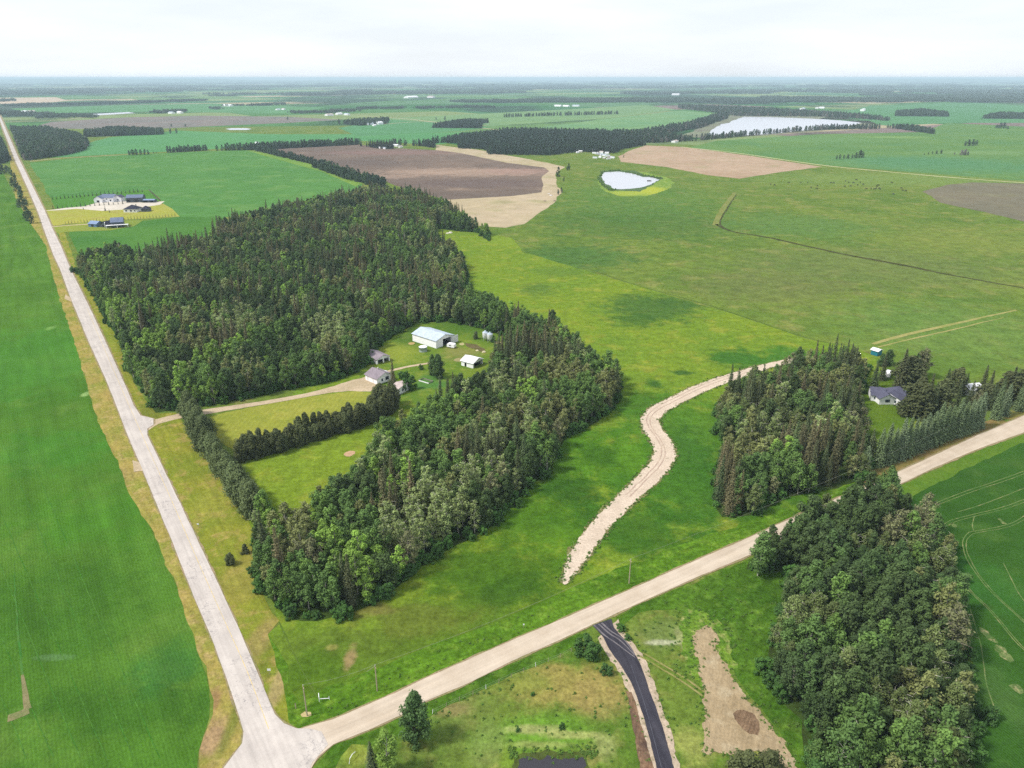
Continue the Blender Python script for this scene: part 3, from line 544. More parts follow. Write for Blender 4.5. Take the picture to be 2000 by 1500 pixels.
def cloud(c, r, n, size, up=.5):
    d = RN.normal(size=(n, 3)); d /= np.linalg.norm(d, axis=1, keepdims=True)
    rr = RN.random(n) ** .45
    P = np.asarray(c) + d * rr[:, None] * np.asarray(r)
    N = d + np.array([0, 0, up]) + RN.normal(size=(n, 3)) * .45
    return rhombi(P, N, size * RN.uniform(.65, 1.35, n))
def leafy(h=15, rad=2.9, base=.2, lobes=16, per=110, size=.3, prof='round', seed=0, sparse=1.0, multi=1, branchy=0, lobe_r=1.25):
    rnd = random.Random(seed); crown = []; tubes = []
    lean = Vector((rnd.uniform(-.6, .6), rnd.uniform(-.6, .6), 0))
    stems = []
    for k in range(multi):
        off = Vector((rnd.uniform(-.8, .8), rnd.uniform(-.8, .8), 0)) if multi > 1 else Vector((0, 0, 0))
        pts = [off * (1 + 1.5 * t) + lean * t * t + Vector((rnd.uniform(-.12, .12), rnd.uniform(-.12, .12), t * h * .93)) for t in (0, .2, .4, .6, .8, 1)]
        stems.append(pts); tubes.append((pts, [.2 * (h / 15) * (1.15 - t) / (1 + .3 * (multi - 1)) for t in (0, .2, .4, .6, .8, 1)]))
    for i in range(lobes):
        t = base + (1 - base) * ((i + rnd.random() * .9) / lobes)
        u = (t - base) / (1 - base)
        if prof == 'round': R_ = rad * max(.12, math.sin(math.pi * min(1, .16 + u * .86)) ** .7)
        elif prof == 'cone': R_ = rad * (1.05 - u) ** .75 * min(1, .55 + u * 3)
        elif prof == 'tall': R_ = rad * (1 - .45 * abs(2 * u - .8)) if u < .9 else rad * .5
        elif prof == 'bush': R_ = rad * math.sqrt(max(.05, 1 - u * u))
        a = i * 2.4 + rnd.uniform(-.5, .5); q = R_ * rnd.uniform(.25, .95)
        st = stems[i % multi]; sp = st[0].lerp(st[-1], min(1, t)); c = sp + Vector((math.cos(a) * q, math.sin(a) * q, 0)); c.z = t * h
        lr = lobe_r * rnd.uniform(.75, 1.3) * (R_ / rad * .5 + .55) * (rad / 2.9)
        n = int(per * sparse * rnd.uniform(.7, 1.3))
        crown.append(cloud(c, (lr, lr, lr * rnd.uniform(.8, 1.15)), n, size))
        s0 = st[0].lerp(st[-1], max(.05, t - .12))
        tubes.append(([s0, s0.lerp(c, .5) + Vector((0, 0, -.15)), c + Vector((0, 0, lr * .3))], [.07, .05, .02]))
        for b in range(branchy):
            e = c + Vector((rnd.gauss(0, 1), rnd.gauss(0, 1), rnd.uniform(0, 1.4))) * lr * .9
            tubes.append(([c, c.lerp(e, .5) + Vector((rnd.uniform(-.2, .2), 0, .1)), e], [.06, .045, .02]))
    V, Fc = [], []
    for p, r in tubes:
        v, f = tube_data(p, r, 4); o = len(V); V += [tuple(x) for x in v]; Fc += [tuple(j + o for j in q) for q in f]
    return np.concatenate(crown), (np.array(V), np.array(Fc))
def spruce(h=17, rad=2.3, seed=0, step=.46, nb=11, seg=4, size=.40, droop=.35, low=.05, power=.72):
    rnd = random.Random(seed); P, N, S = [], [], []
    z = h * low
    while z < h * .985:
        t = z / h; r = rad * (1 - t) ** power * rnd.uniform(.8, 1.12) + .12
        n = max(4, int(nb * (.45 + .55 * (1 - t)))); a0 = rnd.random() * 6.3
        for k in range(n):
            a = a0 + 6.283 * k / n + rnd.uniform(-.25, .25); rr = r * rnd.uniform(.72, 1.12)
            ns = max(1, int(seg * (.35 + .65 * (1 - t))))
            for j in range(ns):
                f = (j + .6) / ns
                q = rr * f; zz = z - droop * q * (f * .9) + rnd.uniform(-.08, .08)
                P.append((math.cos(a) * q, math.sin(a) * q, zz)); N.append((math.cos(a) * .55 + rnd.uniform(-.4, .4), math.sin(a) * .55 + rnd.uniform(-.4, .4), 1.0)); S.append(size * rnd.uniform(.75, 1.3) * (1.1 - .4 * f) * (.72 + .28 * (1 - t)))
        z += step * rnd.uniform(.8, 1.2)
    for k in range(9):
        P.append((0, 0, h - k * .16)); N.append((rnd.uniform(-1, 1), rnd.uniform(-1, 1), .2)); S.append(.13 + .035 * k)
    cr = rhombi(np.array(P), np.array(N), np.array(S), .75)
    # dense inner needles round the stem
    v, f = tube_data([Vector((0, 0, 0)), Vector((0, 0, h * .5)), Vector((0, 0, h * .96))], [.2, .1, .01], 5)
    n = int(len(P) * .45); tt = RN.random(n) ** 1.2; an = RN.random(n) * 6.28; q = rad * .62 * (1 - tt) ** power * RN.random(n) ** .5
    inner = rhombi(np.stack([np.cos(an) * q, np.sin(an) * q, (low + tt * (.97 - low)) * h], 1), RN.normal(size=(n, 3)), size * 1.1 * (1.1 - .6 * tt))
    return np.concatenate([cr, inner]), (np.array([tuple(x) for x in v]), np.array(f))
def snag(h=13, seed=0):
    rnd = random.Random(seed); b = Vector((rnd.uniform(-1, 1), rnd.uniform(-1, 1), 0)); tb = [([Vector((0, 0, 0)), b * .3 + Vector((0, 0, h * .5)), b + Vector((0, 0, h))], [.2, .15, .05])]
    for k in range(9):
        t = rnd.uniform(.35, .97); a = rnd.random() * 6.3; s = b * t * t + Vector((0, 0, t * h)); L = rnd.uniform(.8, 2.4) * (1.2 - t)
        tb.append(([s, s + Vector((math.cos(a) * L, math.sin(a) * L, L * .5))], [.07, .03]))
    V, Fc = [], []
    for p, r in tb:
        v, f = tube_data(p, r, 4); o = len(V); V += [tuple(x) for x in v]; Fc += [tuple(j + o for j in q) for q in f]
    return None, (np.array(V), np.array(Fc))
PROTO = {}; PLIST = []; PCOL = bpy.data.collections.new("tree_kinds")
def proto(kind, leafm, barkm, builds, stuff=True):
    PROTO[kind] = []
    for cr, tk in builds:
        d = {'leafm': leafm}
        if cr is not None: d['crown'] = np_mesh(kind + "_crown", [(cr, None, 0)], [leafm])
        d['trunk'] = np_mesh(kind + "_trunk", [(tk[0], tk[1], 0)], [barkm])
        if stuff:
            j = np_mesh(kind + "_whole", ([(cr, None, 0)] if cr is not None else []) + [(tk[0], tk[1], 1 if cr is not None else 0)], [leafm, barkm] if cr is not None else [barkm])
            o = bpy.data.objects.new("k%03d" % len(PLIST), j); PCOL.objects.link(o); d['idx'] = len(PLIST); PLIST.append(o)
        PROTO[kind].append(d)
L_ = lambda nm, c, **k: leaf_mat(nm, c, **k)
A_ = lambda s, **k: leafy(seed=s, **k)
proto('green', L_("green_aspen_leaves", F(82, 106, 50), tint=F(74, 98, 56)), BK_W, [A_(i, h=12.5 + i % 3, rad=2.9 + .25 * (i % 3), lobes=20, prof=('round', 'tall', 'round')[i % 3]) for i in range(6)])
proto('fresh', L_("fresh_green_leaves", F(108, 136, 58), tint=F(98, 122, 54)), BK_W, [A_(20 + i, h=12 + i, rad=2.7, sparse=.85, prof=('round', 'tall')[i % 2]) for i in range(4)])
proto('dark', L_("dark_green_leaves", F(66, 84, 46), tint=F(62, 76, 46)), BK_D, [A_(40 + i, h=12 + i, rad=3.2, lobes=22, prof='round') for i in range(4)])
proto('olive', L_("olive_leaves", F(106, 112, 68), tint=F(94, 100, 58)), BK_W, [A_(60 + i, h=12.5 + i, rad=2.9, lobes=18, sparse=.8, prof=('tall', 'round')[i % 2], branchy=1) for i in range(4)])
proto('pale', L_("pale_grey_green_leaves", F(118, 132, 82), tint=F(106, 118, 70)), BK_W, [A_(80 + i, h=13.5 + i, rad=2.6, sparse=.65, prof='tall', branchy=2) for i in range(3)])
proto('thin', L_("thin_brown_green_leaves", F(102, 106, 72), tint=F(94, 96, 66)), BK_T, [A_(100 + i, h=12 + i, rad=3.0, lobes=18, sparse=.6, branchy=3, prof='round') for i in range(3)])
proto('wide', L_('wide_poplar_leaves', F(68, 90, 50), tint=F(60, 74, 46), inst=.4), BK_W, [A_(700 + i, h=12.5 + i, rad=4.0, base=.2, lobes=60, per=85, size=.27, lobe_r=.82, prof='round') for i in range(4)])
proto('wide_olive', L_('wide_olive_leaves', F(90, 102, 60), tint=F(78, 90, 50), inst=.4), BK_W, [A_(720 + i, h=12 + i, rad=3.8, base=.2, lobes=52, per=75, size=.27, lobe_r=.85, branchy=1, prof='round') for i in range(3)])
proto('spruce', L_("dark_spruce_needles", F(68, 82, 52), tint=F(80, 80, 56), var=.3), BK_D, [spruce(h=15.5 + i, rad=2.4 + .15 * i, seed=200 + i) for i in range(5)])
proto('brown_spruce', L_("cone_laden_spruce_needles", F(92, 86, 62), tint=F(80, 84, 56), var=.35), BK_D, [spruce(h=16 + i, rad=2.3 + .12 * i, seed=220 + i) for i in range(4)])
proto('blue_spruce', L_("blue_spruce_needles", F(98, 112, 84), tint=F(88, 104, 66), var=.3, inst=.12), BK_D, [spruce(h=12 + .6 * i, rad=2.7, seed=240 + i, step=.36, nb=15, seg=5, size=.36, power=.6, low=.01) for i in range(3)])
proto('pine', L_("dark_pine_needles", F(72, 80, 50), tint=F(76, 80, 50), var=.35), BK_D, [A_(300 + i, h=9 + .9 * i, rad=3.5, base=.03, lobes=40, per=120, prof=('round', 'cone')[i % 2], size=.29, lobe_r=1.1) for i in range(4)])
proto('broad', L_('broad_tree_leaves', F(62, 84, 48), tint=F(70, 90, 50), var=.4), BK_D, [A_(380 + i, h=11 + i, rad=3.6, base=.05, lobes=44, per=120, prof='round', size=.27, lobe_r=1.1) for i in range(3)])
proto('willow', L_("grey_green_leaves", F(84, 96, 62), tint=F(78, 88, 54)), BK_D, [A_(320 + i, h=8.5 + .8 * i, rad=3.7, base=.04, lobes=42, per=120, prof=('round', 'cone', 'round')[i], size=.26) for i in range(3)])
proto('bush', L_("bush_leaves", F(66, 98, 44), tint=F(62, 88, 48)), BK_D, [A_(340 + i, h=4.2 + .6 * i, rad=2.4, base=.08, lobes=26, per=120, prof='bush', size=.24, multi=2, lobe_r=1.0) for i in range(3)])
proto('tuft', L_('weed_leaves', F(80, 112, 44), tint=F(98, 120, 60)), BK_D, [A_(360 + i, h=1.0, rad=.9, base=.05, lobes=7, per=22, prof='bush', size=.16, lobe_r=1.1) for i in range(3)])
proto('snag', None, BK_G, [snag(12 + 1.5 * i, 400 + i) for i in range(3)])
def clod():
    bm = bmesh.new(); bmesh.ops.create_icosphere(bm, subdivisions=1, radius=.42); V = np.array([tuple(v.co * random.uniform(.6, 1.3)) for v in bm.verts]); V[:, 2] *= .6; Fq = np.array([[v.index for v in f.verts] + [f.verts[2].index] for f in bm.faces]); bm.free(); return V, Fq
for nm_, c_ in (('clod', F(92, 84, 58)), ('sod', F(70, 86, 40))):
    ms_ = simple_mat(nm_ + "_soil", c_, .9, .3); V, Fq = clod(); me_ = bpy.data.meshes.new(nm_); me_.from_pydata([tuple(v) for v in V], [], [tuple(int(i) for i in f[:3]) for f in Fq]); me_.materials.append(ms_)
    o = bpy.data.objects.new("k%03d" % len(PLIST), me_); PCOL.objects.link(o); PROTO[nm_] = [{'idx': len(PLIST)}]; PLIST.append(o)
# coarse trees for the middle distance and groves for the far plain
def coarse(seed, h, rad, con):
    if con: return spruce(h=h, rad=rad, seed=seed, step=.9, nb=7, seg=3, size=.85)
    return leafy(h=h, rad=rad, lobes=13, per=30, size=.62, seed=seed, base=.05, lobe_r=1.7)
proto('c_green', L_("distant_leaves", F(64, 84, 52), tint=F(60, 76, 56)), BK_D, [coarse(500 + i, 11 + i, 3.2, 0) for i in range(3)])
proto('c_dark', L_("distant_dark_leaves", F(48, 66, 46), tint=F(50, 60, 50)), BK_D, [coarse(520 + i, 12 + i, 3.0, 0) for i in range(3)])
proto('c_spruce', L_("distant_needles", F(46, 58, 44), tint=F(58, 58, 50)), BK_D, [coarse(540 + i, 13 + i, 2.8, 1) for i in range(3)])
proto('c_grey', L_("distant_grey_leaves", F(104, 100, 92), tint=F(88, 88, 78)), BK_G, [coarse(560 + i, 10 + i, 3.0, 0) for i in range(2)])
def grove(seed, wx, wy, n, h):
    rnd = random.Random(seed); cr = []
    for i in range(n):
        hh = h * rnd.uniform(.7, 1.15); cr.append(cloud((rnd.uniform(-wx, wx), rnd.uniform(-wy, wy), hh * .58), (3.8, 3.8, hh * .45), 26, 1.7))
    v, f = tube_data([Vector((0, 0, 0)), Vector((0, 0, h * .6))], [.3, .1], 4)
    return np.concatenate(cr), (np.array([tuple(x) for x in v]), np.array(f))
proto('g_wood', L_("far_wood_leaves", F(54, 70, 50), tint=F(62, 72, 56)), BK_D, [grove(600 + i, 60, 22, 60, 13) for i in range(3)])
SGN = bpy.data.node_groups.new("scatter", 'GeometryNodeTree')
def scatter_tree():
    g = SGN
    g.interface.new_socket(name='Geometry', in_out='INPUT', socket_type='NodeSocketGeometry'); g.interface.new_socket(name='Geometry', in_out='OUTPUT', socket_type='NodeSocketGeometry')
    gi = g.nodes.new('NodeGroupInput'); go = g.nodes.new('NodeGroupOutput')
    ci = g.nodes.new('GeometryNodeCollectionInfo'); ci.inputs['Collection'].default_value = PCOL; ci.inputs['Separate Children'].default_value = True; ci.inputs['Reset Children'].default_value = True
    ip = g.nodes.new('GeometryNodeInstanceOnPoints'); ip.inputs['Pick Instance'].default_value = True
    def att(nm, ty):
        a = g.nodes.new('GeometryNodeInputNamedAttribute'); a.data_type = ty; a.inputs['Name'].default_value = nm; return a.outputs['Attribute']
    g.links.new(gi.outputs[0], ip.inputs['Points']); g.links.new(ci.outputs[0], ip.inputs['Instance'])
    g.links.new(att('idx', 'INT'), ip.inputs['Instance Index'])
    cx = g.nodes.new('ShaderNodeCombineXYZ'); g.links.new(att('rot', 'FLOAT'), cx.inputs[2]); g.links.new(cx.outputs[0], ip.inputs['Rotation'])
    g.links.new(att('scl', 'FLOAT'), ip.inputs['Scale']); g.links.new(ip.outputs[0], go.inputs[0])
scatter_tree()
def stuff(name, label, items):
    """items: (x, y, proto index, rotation, scale)"""
    if not items: return
    me = bpy.data.meshes.new(name); me.from_pydata([(i[0], i[1], i[5] if len(i) > 5 else 0) for i in items], [], [])
    for nm, ty, k in (('idx', 'INT', 2), ('rot', 'FLOAT', 3), ('scl', 'FLOAT', 4)):
        a = me.attributes.new(nm, ty, 'POINT'); a.data.foreach_set('value', [i[k] for i in items])
    o = add(name, me); md = o.modifiers.new('scatter', 'NODES'); md.node_group = SGN
    tag(o, label=label, kind='stuff'); return o
KNAME = {'green': 'aspen_tree', 'fresh': 'aspen_tree', 'dark': 'poplar_tree', 'wide': 'poplar_tree', 'wide_olive': 'poplar_tree', 'olive': 'aspen_tree', 'pale': 'aspen_tree', 'thin': 'poplar_tree', 'spruce': 'spruce_tree', 'brown_spruce': 'spruce_tree', 'blue_spruce': 'blue_spruce_tree',
         'pine': 'pine_tree', 'willow': 'willow_tree', 'broad': 'broadleaf_tree', 'bush': 'bush', 'snag': 'dead_tree', 'c_green': 'field_tree', 'c_dark': 'field_tree', 'c_spruce': 'field_spruce_tree'}
def tree(kind, x, y, s=1.0, label=None, group=None, rot=None, v=None, name=None, world=True, zs=1.0):
    if not world: g = G(x, y); x, y = g.x, g.y
    d = PROTO[kind][(random.randrange(100) if v is None else v) % len(PROTO[kind])]
    r = empty(name or KNAME[kind], (x, y, 0), random.random() * 6.28 if rot is None else rot); r.scale = (s, s, s * zs)
    tag(r, label, 'bush' if (name or KNAME[kind]) == 'bush' else 'tree', group)
    if 'crown' in d: add('crown', d['crown'], r)
    add('trunk', d['trunk'], r); return r
# ---- where the woods stand: outline points on the ground, or (x, y, h): seen over crowns h metres high
def outline(pts):
    return [(lambda g: (g.x, g.y))(G(p[0], p[1], p[2] if len(p) > 2 else 0)) for p in pts]
T = 12
W_NORTH = outline([(305, 806), (284, 768), (262, 748), (246, 705), (240, 667), (225, 650), (200, 610), (172, 555), (152, 530), (153, 490, T), (180, 482, T), (230, 472, T), (280, 488, T), (330, 466, T), (408, 456, T), (416, 430, T), (480, 414, T), (560, 394, T), (650, 378, T),
                   (720, 363, T), (800, 366, T), (860, 384, T), (930, 425, T), (955, 444, T), (955, 456), (900, 452), (850, 446), (852, 490), (890, 500), (910, 530), (905, 548, T), (960, 572, T), (1030, 600, T), (1060, 610, T), (1120, 645, T), (1180, 688, T), (1200, 735),
                   (1100, 720), (990, 672), (985, 658), (930, 640), (870, 628), (815, 632), (770, 655), (735, 680), (722, 702), (700, 728), (650, 745), (560, 762), (480, 780), (400, 793)])
W_SOUTH = outline([(510, 1000), (498, 1060), (500, 1110), (515, 1150), (540, 1188), (570, 1210), (620, 1213), (680, 1198), (740, 1175), (780, 1146), (820, 1110), (855, 1080), (930, 1050), (980, 1010), (1040, 946), (1080, 925), (1085, 885), (1110, 850), (1150, 835), (1200, 800), (1216, 775), (1210, 742),
                   (1180, 688, T), (1120, 645, T), (1080, 640), (1010, 680), (970, 700), (948, 720, 10), (916, 734, 10), (890, 742, 10), (850, 756, 11), (820, 772, 11), (780, 802, 11), (746, 826, 11), (722, 838, 11), (712, 858, 11), (695, 886, 11), (646, 920, 11), (618, 934, 11), (590, 972, 11), (540, 985, 11)])
W_EAST = outline([(1412, 1012), (1440, 1010), (1482, 1004), (1535, 972), (1600, 962), (1650, 948), (1688, 936), (1704, 905), (1686, 868), (1682, 838), (1678, 790), (1690, 740), (1698, 715), (1690, 682, T), (1640, 672, T), (1580, 680, T), (1530, 690, T), (1500, 712, T), (1470, 716, T), (1440, 724, T), (1405, 750, T),
                   (1402, 830), (1412, 880), (1400, 930), (1393, 985)])
W_CORNER = outline([(1456, 1112), (1500, 1118), (1535, 1118), (1530, 1180), (1503, 1250), (1497, 1310), (1512, 1352), (1560, 1402), (1572, 1480), (1600, 1560), (1900, 1600), (1905, 1420), (1893, 1330), (1890, 1250), (1882, 1170), (1862, 1105), (1822, 1035), (1765, 1000), (1745, 975), (1712, 965), (1700, 958), (1640, 985), (1600, 1002), (1565, 1022), (1520, 1068), (1470, 1092)])
CLEAR = [outline([(400, 626), (440, 606), (500, 594), (560, 590), (566, 600), (500, 606), (450, 620), (415, 634)]), outline([(640, 566), (700, 556), (706, 564), (650, 574)]), outline([(560, 520), (590, 508), (600, 514), (570, 526)]), outline([(800, 500), (840, 492), (846, 502), (806, 510)]), outline([(250, 662), (285, 650), (340, 642), (352, 650), (300, 662), (262, 672)]), outline([(470, 606), (500, 596), (506, 604), (480, 612)]), outline([(1650, 812), (1700, 800), (1700, 900), (1672, 880)])]
floor_m = ground_mat("forest_litter", C(58, 76, 36), C(68, 88, 38), C(50, 56, 32), big=20, mid=6, fine=1, famt=.3, bump=False)
for nm, P_ in (("forest_floor", W_NORTH), ("forest_floor", W_SOUTH), ("forest_floor", W_EAST), ("forest_floor", W_CORNER)):
    sheet(nm, P_, floor_m, .105, .8, 3, world=True)
sheet("clearing_grass", [(244, 660), (285, 646), (345, 638), (356, 650), (300, 664), (262, 674)], m_rich, .13, .8, 2)
sheet("clearing_grass", [(396, 628), (440, 604), (500, 592), (562, 588), (568, 602), (500, 608), (450, 622), (415, 636)], m_rich, .13, .8, 2)
def nz3(x, y, s, k): return noise.noise(Vector((x / s, y / s, k * 13.7)))
def zone_mix(zone, x, y):
    px, py, _ = proj((x, y, 0)); q = {}
    if zone == 'N':
        sp = .10 + .9 * max(0, nz3(x, y, 40, 1)) + (.3 if 300 < px < 860 and py < 600 else 0)
        edge = 1 if (py > 690 and px < 720) or px < 225 + max(0, (py - 560)) * .2 else 0
        if edge: sp *= .25
        q = {'green': .6 + .6 * edge, 'dark': .35, 'wide': .35, 'fresh': .32 + .3 * edge, 'olive': .25, 'pale': .16 + (.9 if 420 < px < 700 and 640 < py < 700 else 0) + (.8 if 270 < px < 370 and 540 < py < 580 else 0), 'thin': .08, 'spruce': sp * .8, 'brown_spruce': sp * .7, 'snag': .05}
    elif zone == 'S':
        west = max(0, min(1, (860 - px) / 250)); sp = .08 + .6 * max(0, nz3(x, y, 25, 1)) + (.2 if 800 < px < 1080 and py < 880 else 0)
        q = {'green': .5 + .4 * west, 'dark': .35, 'fresh': .55 * west + .08, 'olive': .22 + (1.6 if px > 1060 and 700 < py < 860 else 0), 'pale': .14 + (.25 if px < 1000 else 0), 'thin': .08, 'spruce': sp * .7, 'brown_spruce': sp * .4, 'snag': .015}
    elif zone == 'E':
        q = {'green': .3, 'dark': .3, 'fresh': .02, 'olive': .5 + (2 if py < 730 else 0), 'wide_olive': .6, 'pale': .12, 'thin': .15, 'spruce': .4 + .5 * max(0, nz3(x, y, 20, 1)), 'brown_spruce': .3, 'snag': .01}
    else:
        up = 1 if py < 1150 else 0
        q = {'green': .5, 'dark': 1.1, 'wide': 1.1, 'wide_olive': .35, 'olive': .3, 'pale': .03, 'thin': .06 + .3 * up, 'snag': .02 + .04 * up}
    best, bk = -9, None
    for i, (k, wt) in enumerate(q.items()):
        v = math.log(wt + 1e-6) + 5.2 * nz3(x, y, 20, i + 5) - .55 * math.log(-math.log(random.random() + 1e-9) + 1e-9)
        if v > best: best, bk = v, k
    return bk
ALL = []
def edge_dist(x, y, poly):
    d = 1e9; p = Vector((x, y)); n = len(poly)
    for i in range(n):
        a = Vector(poly[i]); b = Vector(poly[(i + 1) % n]); ab = b - a; t = max(0, min(1, (p - a).dot(ab) / (ab.length_squared + 1e-9)))
        d = min(d, (p - a - ab * t).length)
    return d
def fill(zone, poly, sp):
    xs = [p[0] for p in poly]; ys = [p[1] for p in poly]
    y = min(ys); row = 0
    while y < max(ys):
        x = min(xs) + (sp / 2 if row % 2 else 0)
        while x < max(xs):
            a, b = x + random.uniform(-.38, .38) * sp, y + random.uniform(-.38, .38) * sp
            if inpoly(a, b, poly) and not any(inpoly(a, b, c) for c in CLEAR):
                e = edge_dist(a, b, poly)
                if e > (2.4 if zone == 'C' and a > 78 else .8):
                    px, py, zc = proj((a, b, 6))
                    if -160 < px < 2160 and py < 1620:
                        k = zone_mix(zone, a, b); s = random.uniform(.74, 1.14) * (.86 if e < 4 else 1) * (1.06 if 'spruce' in k else .98)
                        if zone == 'N' and nz3(a, b, 30, 44) > .3 and e > 8: s *= .62
                        if zone == 'C' and 'wide' in k: s *= .88
                        ALL.append((zone, a, b, k, s, e, zc, px, py))
            x += sp
        y += sp * .87; row += 1
fill('N', W_NORTH, 4.6); fill('S', W_SOUTH, 4.2); fill('E', W_EAST, 4.4); fill('C', W_CORNER, 4.5)
ZN = {'N': 'the big wood north of the farmyard', 'S': 'the wood between the yard and the winding track', 'E': 'the wood beside the white bungalow', 'C': 'the corner wood south of the gravel road'}
LOOK = {'green': 'mid-green aspen', 'fresh': 'bright-green aspen', 'dark': 'dark-green poplar', 'wide': 'wide leafy poplar', 'wide_olive': 'wide olive poplar', 'olive': 'olive-green aspen', 'pale': 'pale-grey aspen', 'thin': 'thin bare-branched poplar', 'spruce': 'narrow dark spruce', 'brown_spruce': 'narrow brownish spruce', 'snag': 'leafless white tree'}
def where(zone, px, py, e):
    s = 'at the edge of' if e < 5 else 'inside'
    return s
ONES = ['', 'first', 'second', 'third', 'fourth', 'fifth', 'sixth', 'seventh', 'eighth', 'ninth', 'tenth', 'eleventh', 'twelfth', 'thirteenth', 'fourteenth', 'fifteenth', 'sixteenth', 'seventeenth', 'eighteenth', 'nineteenth']
TENS = ['', '', 'twenty', 'thirty', 'forty', 'fifty', 'sixty', 'seventy', 'eighty', 'ninety']
TENTH = {20: 'twentieth', 30: 'thirtieth', 40: 'fortieth', 50: 'fiftieth', 60: 'sixtieth', 70: 'seventieth', 80: 'eightieth', 90: 'ninetieth'}
def ordinal(n):
    if n < 20: return ONES[n]
    if n in TENTH: return TENTH[n]
    return TENS[n // 10] + '-' + ONES[n % 10]
def place_of(zone, px, py, e):
    """(phrase for where in its wood a tree stands)"""
    ed = 'outer edge' if e < 5 else 'inside'
    if zone == 'C': sub = 'north end of corner wood' if py < 1120 else ('middle of corner wood' if py < 1290 else 'south end of corner wood')
    elif zone == 'S': sub = 'wood corner by road' if px < 640 else ('wood beside green slope' if px < 860 else ('wood behind white shed' if py < 820 else 'wood facing winding track'))
    elif zone == 'E': sub = "bungalow wood's road end" if py > 900 else ("bungalow wood's middle" if py > 800 else "bungalow wood's far end")
    else: sub = 'roadside farm wood' if px < 420 else 'farm wood beyond driveway'
    return ed, sub
cnt = {}; rest = []; indiv = {}
for tr in sorted(ALL, key=lambda t: t[6] + (0 if t[5] < 8 else 12)):
    zone, a, b, k, s, e, zc, px, py = tr; nm = KNAME[k]
    inview = -10 < px < 2010 and py < 1540
    if inview and cnt.get(nm, 0) < 290:
        cnt[nm] = cnt.get(nm, 0) + 1
        ed, sub = place_of(zone, px, py, e)
        indiv.setdefault((LOOK[k], ed, sub), []).append((px, tr))
    else:
        rest.append((a, b, random.choice(PROTO[k])['idx'], random.random() * 6.28, s))
for (look, ed, sub), L in indiv.items():
    L.sort(key=lambda q: q[0]); n = len(L)
    for i, (px, tr) in enumerate(L):
        side = ordinal(i + 1) + ' from left' if i < (n + 1) // 2 else ordinal(n - i) + ' from right'
        if n == 1: side = 'the only one'
        elif i == 0: side = 'leftmost'
        elif i == n - 1: side = 'rightmost'
        tree(tr[3], tr[1], tr[2], tr[4], '%s, %s, %s of %s' % (look, side, ed, sub), look + ' trees, ' + ed + ' of the ' + sub)
stuff("forest", "mixed spruce and aspen forest filling the woods round the farmyard", rest)
# undergrowth along the wood edges
under = []
for zone, poly in (('N', W_NORTH), ('S', W_SOUTH), ('E', W_EAST), ('C', W_CORNER)):
    n = len(poly)
    for i in range(n):
        a = Vector(poly[i]); b = Vector(poly[(i + 1) % n]); L = (b - a).length
        for j in range(int(L / 1.7)):
            p = a.lerp(b, random.random()) + Vector((random.gauss(0, 1.3), random.gauss(0, 1.3)))
            if inpoly(p.x, p.y, poly) or random.random() < .12:
                px, py, zc = proj((p.x, p.y, 0))
                if -100 < px < 2100 and py < 1600: under.append((p.x, p.y, random.choice(PROTO['bush'])['idx'], random.random() * 6.28, random.uniform(.35, .85)))
    for t in ALL:
        if t[0] == zone and random.random() < .35: under.append((t[1] + 2, t[2] + 1.5, random.choice(PROTO['bush'])['idx'], random.random() * 6.28, random.uniform(.4, .9)))
stuff("undergrowth", "low leafy undergrowth along the foot of the woods", under)
print("TREES", len(ALL), cnt, len(rest), len(under))
# ------------------------------------------------------------ woods and hedges of the middle distance
def coarse_fill(poly, sp, kinds, jit=.4, smin=.75, smax=1.15, out=None):
    out = [] if out is None else out
    xs = [p[0] for p in poly]; ys = [p[1] for p in poly]; y = min(ys); r = 0
    while y < max(ys):
        x = min(xs) + (sp / 2 if r % 2 else 0)
        while x < max(xs):
            a, b = x + random.uniform(-jit, jit) * sp, y + random.uniform(-jit, jit) * sp
            if inpoly(a, b, poly):
                k = kinds[int((noise.noise(Vector((a / 40, b / 40, 3.3))) * .9 + random.uniform(-.5, .5) + .5) * len(kinds)) % len(kinds)]
                out.append((a, b, random.choice(PROTO[k])['idx'], random.random() * 6.28, random.uniform(smin, smax)))
            x += sp
        y += sp * .87; r += 1
    return out
def line_fill(px, wid, sp, kinds, smin=.7, smax=1.1, gap=0):
    out = []
    for (a, b) in zip(px[:-1], px[1:]):
        A, B = G(*a), G(*b); L = (B - A).length; d = (B - A).normalized(); nn = Vector((-d.y, d.x, 0)); t = 0
        while t < L:
            if not (gap and noise.noise(Vector((A.x + t / 14, A.y, 1.5))) > .35 - gap * .3):
                for q in range(max(1, int(wid / sp))):
                    p = A + d * (t + random.uniform(-.4, .4) * sp) + nn * random.uniform(-.5, .5) * wid
                    out.append((p.x, p.y, random.choice(PROTO[random.choice(kinds)])['idx'], random.random() * 6.28, random.uniform(smin, smax)))
            t += sp * .7
    return out
LF = ['c_green', 'c_green', 'c_dark', 'c_dark']; MX = ['c_dark', 'c_spruce', 'c_green', 'c_dark']
W = lambda nm, lab, pts, sp=7.5, kinds=MX, **k: stuff(nm, lab, coarse_fill(outline(pts), sp * .8, kinds, **k))
H_ = 10
W("wood", "dense green wood beside the long straight road below the brown field", [(47, 314), (64, 313), (130, 303), (165, 294), (173, 285), (168, 268, H_), (150, 258, H_), (90, 247, H_), (28, 247, H_), (21, 252), (33, 280)], 8, ['c_green', 'c_green', 'c_green', 'c_dark', 'c_grey'])
W("wood", "dark wood on the far side of the long straight road", [(-80, 325), (8, 320), (19, 314), (4, 278), (-8, 255, H_), (-90, 250, H_)], 8, LF)
W("wood", "belt of trees running from the roadside wood towards two lone trees", [(165, 268), (318, 263), (318, 251, H_), (230, 247, H_), (165, 254, H_)], 8, LF)
